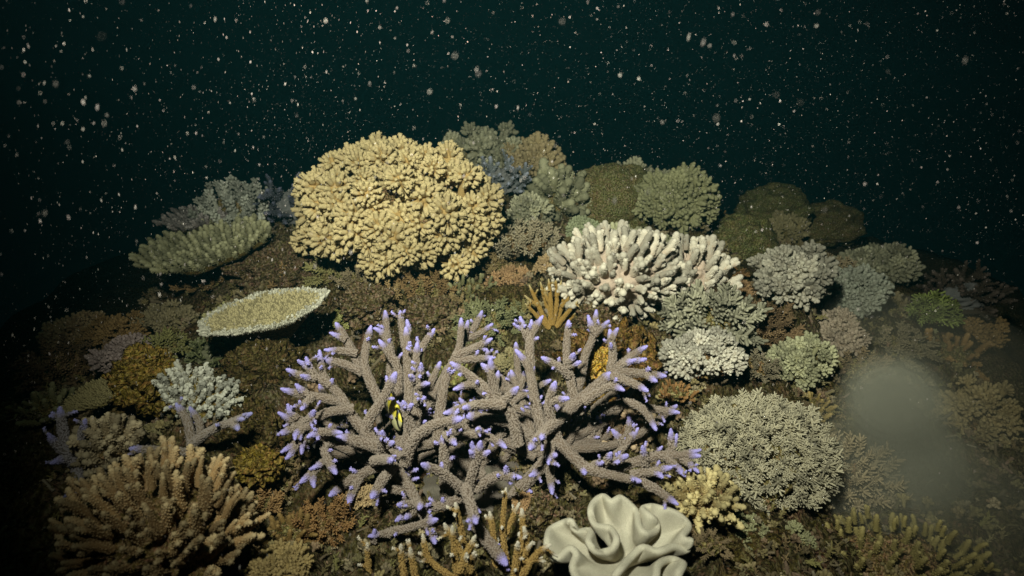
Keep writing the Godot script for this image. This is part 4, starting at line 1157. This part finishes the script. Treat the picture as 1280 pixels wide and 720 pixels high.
func reef() -> void:
	# the slope falls away to both sides and behind
	for q in [[-0.9, -1.0, 0.18], [-1.3, -1.6, 0.1], [-1.4, -2.4, 0.0], [-0.7, -3.2, 0.0], [0.3, -3.8, 0.0], [1.6, -3.2, 0.0], [1.4, -1.0, 0.05], [1.9, -2.0, 0.0], [0.9, -0.7, 0.2], [-3, -2, -0.8], [3, -2, -0.8], [0, -6, -0.9], [-3, -6, -1.2], [3, -6, -1.2], [0, 1.5, 0.2], [-2, 1, -0.1], [2, 1, -0.1], [-0.45, -0.35, 0.33], [0.45, -0.35, 0.33], [0, -0.3, 0.33], [-8, -3, -1.6], [8, -3, -1.6], [0, -11, -1.8], [0, 7, -0.6]]:
		anchors.append([q[0], q[1], q[2], 3.0])
	anchors.append([at(560, 352, 1.62).x, at(560, 352, 1.62).z, at(560, 352, 1.62).y - 0.04, 1.0])
	var xs := []
	var zs := []
	var q := -1.35
	while q <= 1.5:
		xs.append(q)
		q += 0.012
	q = -2.75
	while q <= -0.35:
		zs.append(q)
		q += 0.012
	var step := 0.03
	for k in 40:
		step *= 1.14
		xs.push_front(xs[0] - step)
		xs.append(xs[-1] + step)
		zs.push_front(zs[0] - step)
		zs.append(zs[-1] + step)
	# coarse field of heights, then fine relief
	var g := Geo.new()
	var nx := xs.size()
	var nz := zs.size()
	var cell := 5
	var field := {}
	for j in range(0, nz + cell, cell):
		for i in range(0, nx + cell, cell):
			field[Vector2i(i / cell, j / cell)] = height_at(xs[mini(i, nx - 1)], zs[mini(j, nz - 1)])
	for j in nz:
		for i in nx:
			var ci := i / cell
			var cj := j / cell
			var fi := float(i % cell) / cell
			var fj := float(j % cell) / cell
			var h: float = lerpf(lerpf(field[Vector2i(ci, cj)], field[Vector2i(ci + 1, cj)], fi), lerpf(field[Vector2i(ci, cj + 1)], field[Vector2i(ci + 1, cj + 1)], fi), fj)
			var x: float = xs[i]
			var z: float = zs[j]
			var rg := 1.0 - absf(rough.get_noise_2d(x * 6.0, z * 6.0)) * 2.0
			h += 0.035 * soft.get_noise_2d(x * 4.0, z * 4.0) + 0.03 * (rg - 0.6) + 0.016 * rough.get_noise_2d(x * 22.0, z * 22.0) + 0.006 * rough.get_noise_2d(x * 70.0, z * 70.0)
			h -= maxf(0.0, Vector2(x, z + 1.5).length() - 3.2) * 1.3     # the reef drops off into the deep
			var p := Vector3(x, h, z)
			g.v.append(p)
			g.c.append(rock_tone(p))
	for j in nz - 1:
		for i in nx - 1:
			var a := j * nx + i
			g.i.append_array([a, a + 1, a + nx, a + 1, a + nx + 1, a + nx])
	g.smooth()
	var rockm := mat(Color.WHITE, 0.9, 6.0, 0.95, 0.2)
	rockm.albedo_texture = mottle_image()
	rockm.heightmap_texture = noise_image(512, 0.03, 0.0, 1.0, 21, FastNoiseLite.TYPE_SIMPLEX)
	var floor_o := part(self, "seabed", g.mesh(), rockm)
	floor_o.set_meta("kind", "structure")
	floor_o.set_meta("label", "encrusted reef rock falling away into dark water")

	# loose boulders that show between the corals
	var pinkish := [Color(0.29, 0.22, 0.2), Color(0.22, 0.21, 0.16), Color(0.17, 0.17, 0.12)]
	var mossy := [Color(0.13, 0.12, 0.06), Color(0.09, 0.08, 0.045), Color(0.18, 0.15, 0.09)]
	var golden := [Color(0.38, 0.31, 0.10), Color(0.24, 0.21, 0.10), Color(0.34, 0.26, 0.08)]
	var spots := [
		["reef_rock", "pink crusted reef rock right of the table coral", 445, 385, 36, 30, 1.5, pinkish],
		["reef_rock", "rusty reef rock behind the tallest staghorn arms", 535, 400, 40, 26, 1.55, pinkish],
		["reef_rock", "mossy reef rock carrying the table coral", 312, 474, 50, 44, 1.33, mossy],
		["reef_rock", "yellow crusted reef boulder in the left corner of the reef", 152, 485, 40, 46, 1.15, golden],
		["reef_rock", "rounded yellow and grey reef rock under the white finger coral", 770, 470, 66, 58, 1.32, [Color(0.24, 0.18, 0.07), Color(0.19, 0.15, 0.11), Color(0.3, 0.2, 0.06)]],
		["reef_rock", "dark reef rock under the golden finger coral", 930, 700, 70, 40, 1.0, mossy],
		["reef_rock", "pink crusted rock below the white finger coral", 760, 400, 30, 24, 1.46, pinkish],
		["reef_rock", "dim reef rock below the olive plate coral", 330, 345, 60, 40, 1.85, pinkish],
		["reef_rock", "mossy reef rock left of the staghorn", 300, 575, 40, 60, 1.12, mossy],
		["reef_rock", "reddish rock at the foot of the leather coral", 682, 665, 22, 30, 0.98, pinkish],
		["reef_rock", "yellow mossy rock beside the amber finger coral", 300, 600, 28, 24, 1.0, golden],
		["reef_rock", "grey domed rock behind the amber staghorn", 640, 385, 44, 26, 1.6, mossy],
	]
	for s in spots:
		var k: float = s[6] / FOCAL
		var c := at(s[2], s[3], s[6])
		var o := thing(s[0], s[1], "rock", c)
		part(o, "stone", lump(s[4] * k, s[5] * k, s[4] * k * 0.8, 52, 80, 0.5, 1.9, s[7], -1.0, rough, s[2] * 0.37), rockm)
	# yellow sponge
	var sp := thing("yellow_sponge", "bright yellow and white sponge on the rock behind the staghorn's right arms", "sponge", at(758, 464, 1.22))
	var spm := mat(Color.WHITE, 0.5, 12.0)
	spm.albedo_texture = rockm.albedo_texture
	part(sp, "body", lump(0.034, 0.036, 0.024, 36, 48, 0.8, 2.6, [Color(0.66, 0.40, 0.03), Color(0.74, 0.54, 0.08), Color(0.66, 0.62, 0.4)], -1.0, rough, 2.0), spm)
	# small growth all over the rock
	var nub := knob_head(7, 1.2, 0.16, Color(0.4, 0.34, 0.25), Color(0.8, 0.72, 0.55), 3)
	var stick := finger(0.1, Color(0.5, 0.45, 0.38), Color(0.6, 0.55, 0.48), 20, 0.03, 0.7, 0.9)
	var tuft := bottlebrush(Color(0.45, 0.42, 0.25), Color(0.7, 0.66, 0.42), 12, 0.35)
	var wm := mat(Color.WHITE, 0.0, 4.0)
	var palette := [Color(0.3, 0.26, 0.17), Color(0.34, 0.23, 0.19), Color(0.25, 0.25, 0.13), Color(0.38, 0.34, 0.18), Color(0.2, 0.16, 0.11), Color(0.5, 0.45, 0.36)]
	var sets := [[], [], []]
	var tints := [[], [], []]
	var tries := 0
	while tries < 36000:
		tries += 1
		var i := rng.randi_range(42, nx - 44)
		var j := rng.randi_range(42, nz - 44)
		var at_i := j * nx + i
		var p := g.v[at_i]
		if soft.get_noise_3dv(p * 5.0) + rf(-0.25, 0.25) < 0.02:
			continue
		var kind := rng.randi() % 3
		var dist := EYE.distance_to(p)
		var size := (0.006 + 0.018 * pow(rng.randf(), 2.0)) * (0.7 + 0.35 * dist)
		var dr := (g.n[at_i] + rdir() * 0.3).normalized()
		if kind == 1:
			dr = (rdir() + g.n[at_i] * 0.2).normalized()
			size *= 1.5
		sets[kind].append(Transform3D(frame(dr, rf(0, TAU), size), p - dr * size * (0.1 if kind != 1 else 0.3)))
		var c: Color = palette[rng.randi() % palette.size()].lerp(palette[0], 0.4)
		tints[kind].append(vary(c * rf(0.6, 1.5), 0.1))
	var names := [["encrusting_growth", "small knobbly growth crusting the reef rock"], ["coral_rubble", "broken coral sticks littering the reef rock"], ["turf_algae", "short turf algae tufts on the reef rock"]]
	var shapes := [nub, stick, tuft]
	for k in 3:
		var o := swarm(self, names[k][0], shapes[k], wm, sets[k], tints[k])
		o.set_meta("label", names[k][1])

# ---------------------------------------------------------------- stirred-up silt on the right
func silt() -> void:
	var root := thing("silt_cloud", "pale plume of stirred up silt rising like smoke beside the reef slope", "silt", at(1155, 640, 1.35))
	root.set_meta("kind", "stuff")
	var puffs := []
	for e in [[1.08, 1.0], [0.96, 1.6], [0.84, 3.0], [0.7, 6.0], [0.54, 9.0]]:
		puffs.append([1150, 510, 1.17, 66 * e[0], 64 * e[0], e[1]])
	for e in [[1.1, 0.8], [0.9, 1.4], [0.68, 2.2]]:
		puffs.append([1176, 596, 1.2, 64 * e[0], 90 * e[0], e[1]])
	puffs.append([1170, 665, 1.2, 170, 110, 0.9])
	puffs.append([1120, 610, 1.2, 110, 110, 0.7])
	puffs.append([1210, 630, 1.05, 150, 130, 0.4])
	puffs.append([1190, 440, 1.6, 130, 60, 0.22])
	puffs.append([1170, 455, 1.6, 170, 76, 0.2])
	for q in puffs:
		var f := FogVolume.new()
		f.name = "puff"
		f.shape = RenderingServer.FOG_VOLUME_SHAPE_ELLIPSOID
		var k: float = q[2] / FOCAL
		f.size = Vector3(q[3] * 2 * k, q[4] * 2 * k, q[3] * 2 * k)
		var fm := FogMaterial.new()
		fm.density = q[5]
		fm.albedo = Color(0.94, 0.93, 0.82)
		f.material = fm
		f.position = at(q[0], q[1], q[2]) - root.position
		root.add_child(f, true)

# ---------------------------------------------------------------- drifting specks
func snow() -> void:
	var g := Geo.new()
	tube(g, [Vector3(0, -0.5, 0), Vector3(0.05, -0.2, 0), Vector3(0, 0.15, 0.04), Vector3(0, 0.3, 0)], [0.25, 0.48, 0.42, 0.3], [Color.WHITE, Color.WHITE, Color.WHITE, Color.WHITE], 7, 0.12)
	var fleck := g.mesh()
	var m := StandardMaterial3D.new()
	m.vertex_color_use_as_albedo = true
	m.roughness = 1.0
	var xfs := []
	var cols := []
	for k in 70000:
		var p := Vector3(rf(-1.9, 1.9), rf(0.45, 1.9), rf(-2.9, -0.42))
		var s := 0.0005 + 0.0011 * pow(rng.randf(), 5.0)
		var long := 1.0 + (2.6 if p.x < 0.1 + 0.3 * p.z else 0.3) * rng.randf()
		if k % 260 == 0:     # larger flocs close to the lens
			p = Vector3(rf(-0.6, 0.3), rf(0.95, 1.4), rf(-0.7, -0.25))
			s = rf(0.0007, 0.0019)
		var up := (Vector3(0.18, 1, 0) + rdir() * 0.25).normalized()
		xfs.append(Transform3D(frame(up, rf(0, TAU), s * long, 1.0 / long), p))
		cols.append(vary(Color(0.36, 0.31, 0.27) * (rf(0.3, 1.3) if k % 260 else rf(0.15, 0.55)), 0.25))
	var o := swarm(self, "marine_snow", fleck, m, xfs, cols)
	o.set_meta("label", "pale specks of marine snow drifting in the dark water")
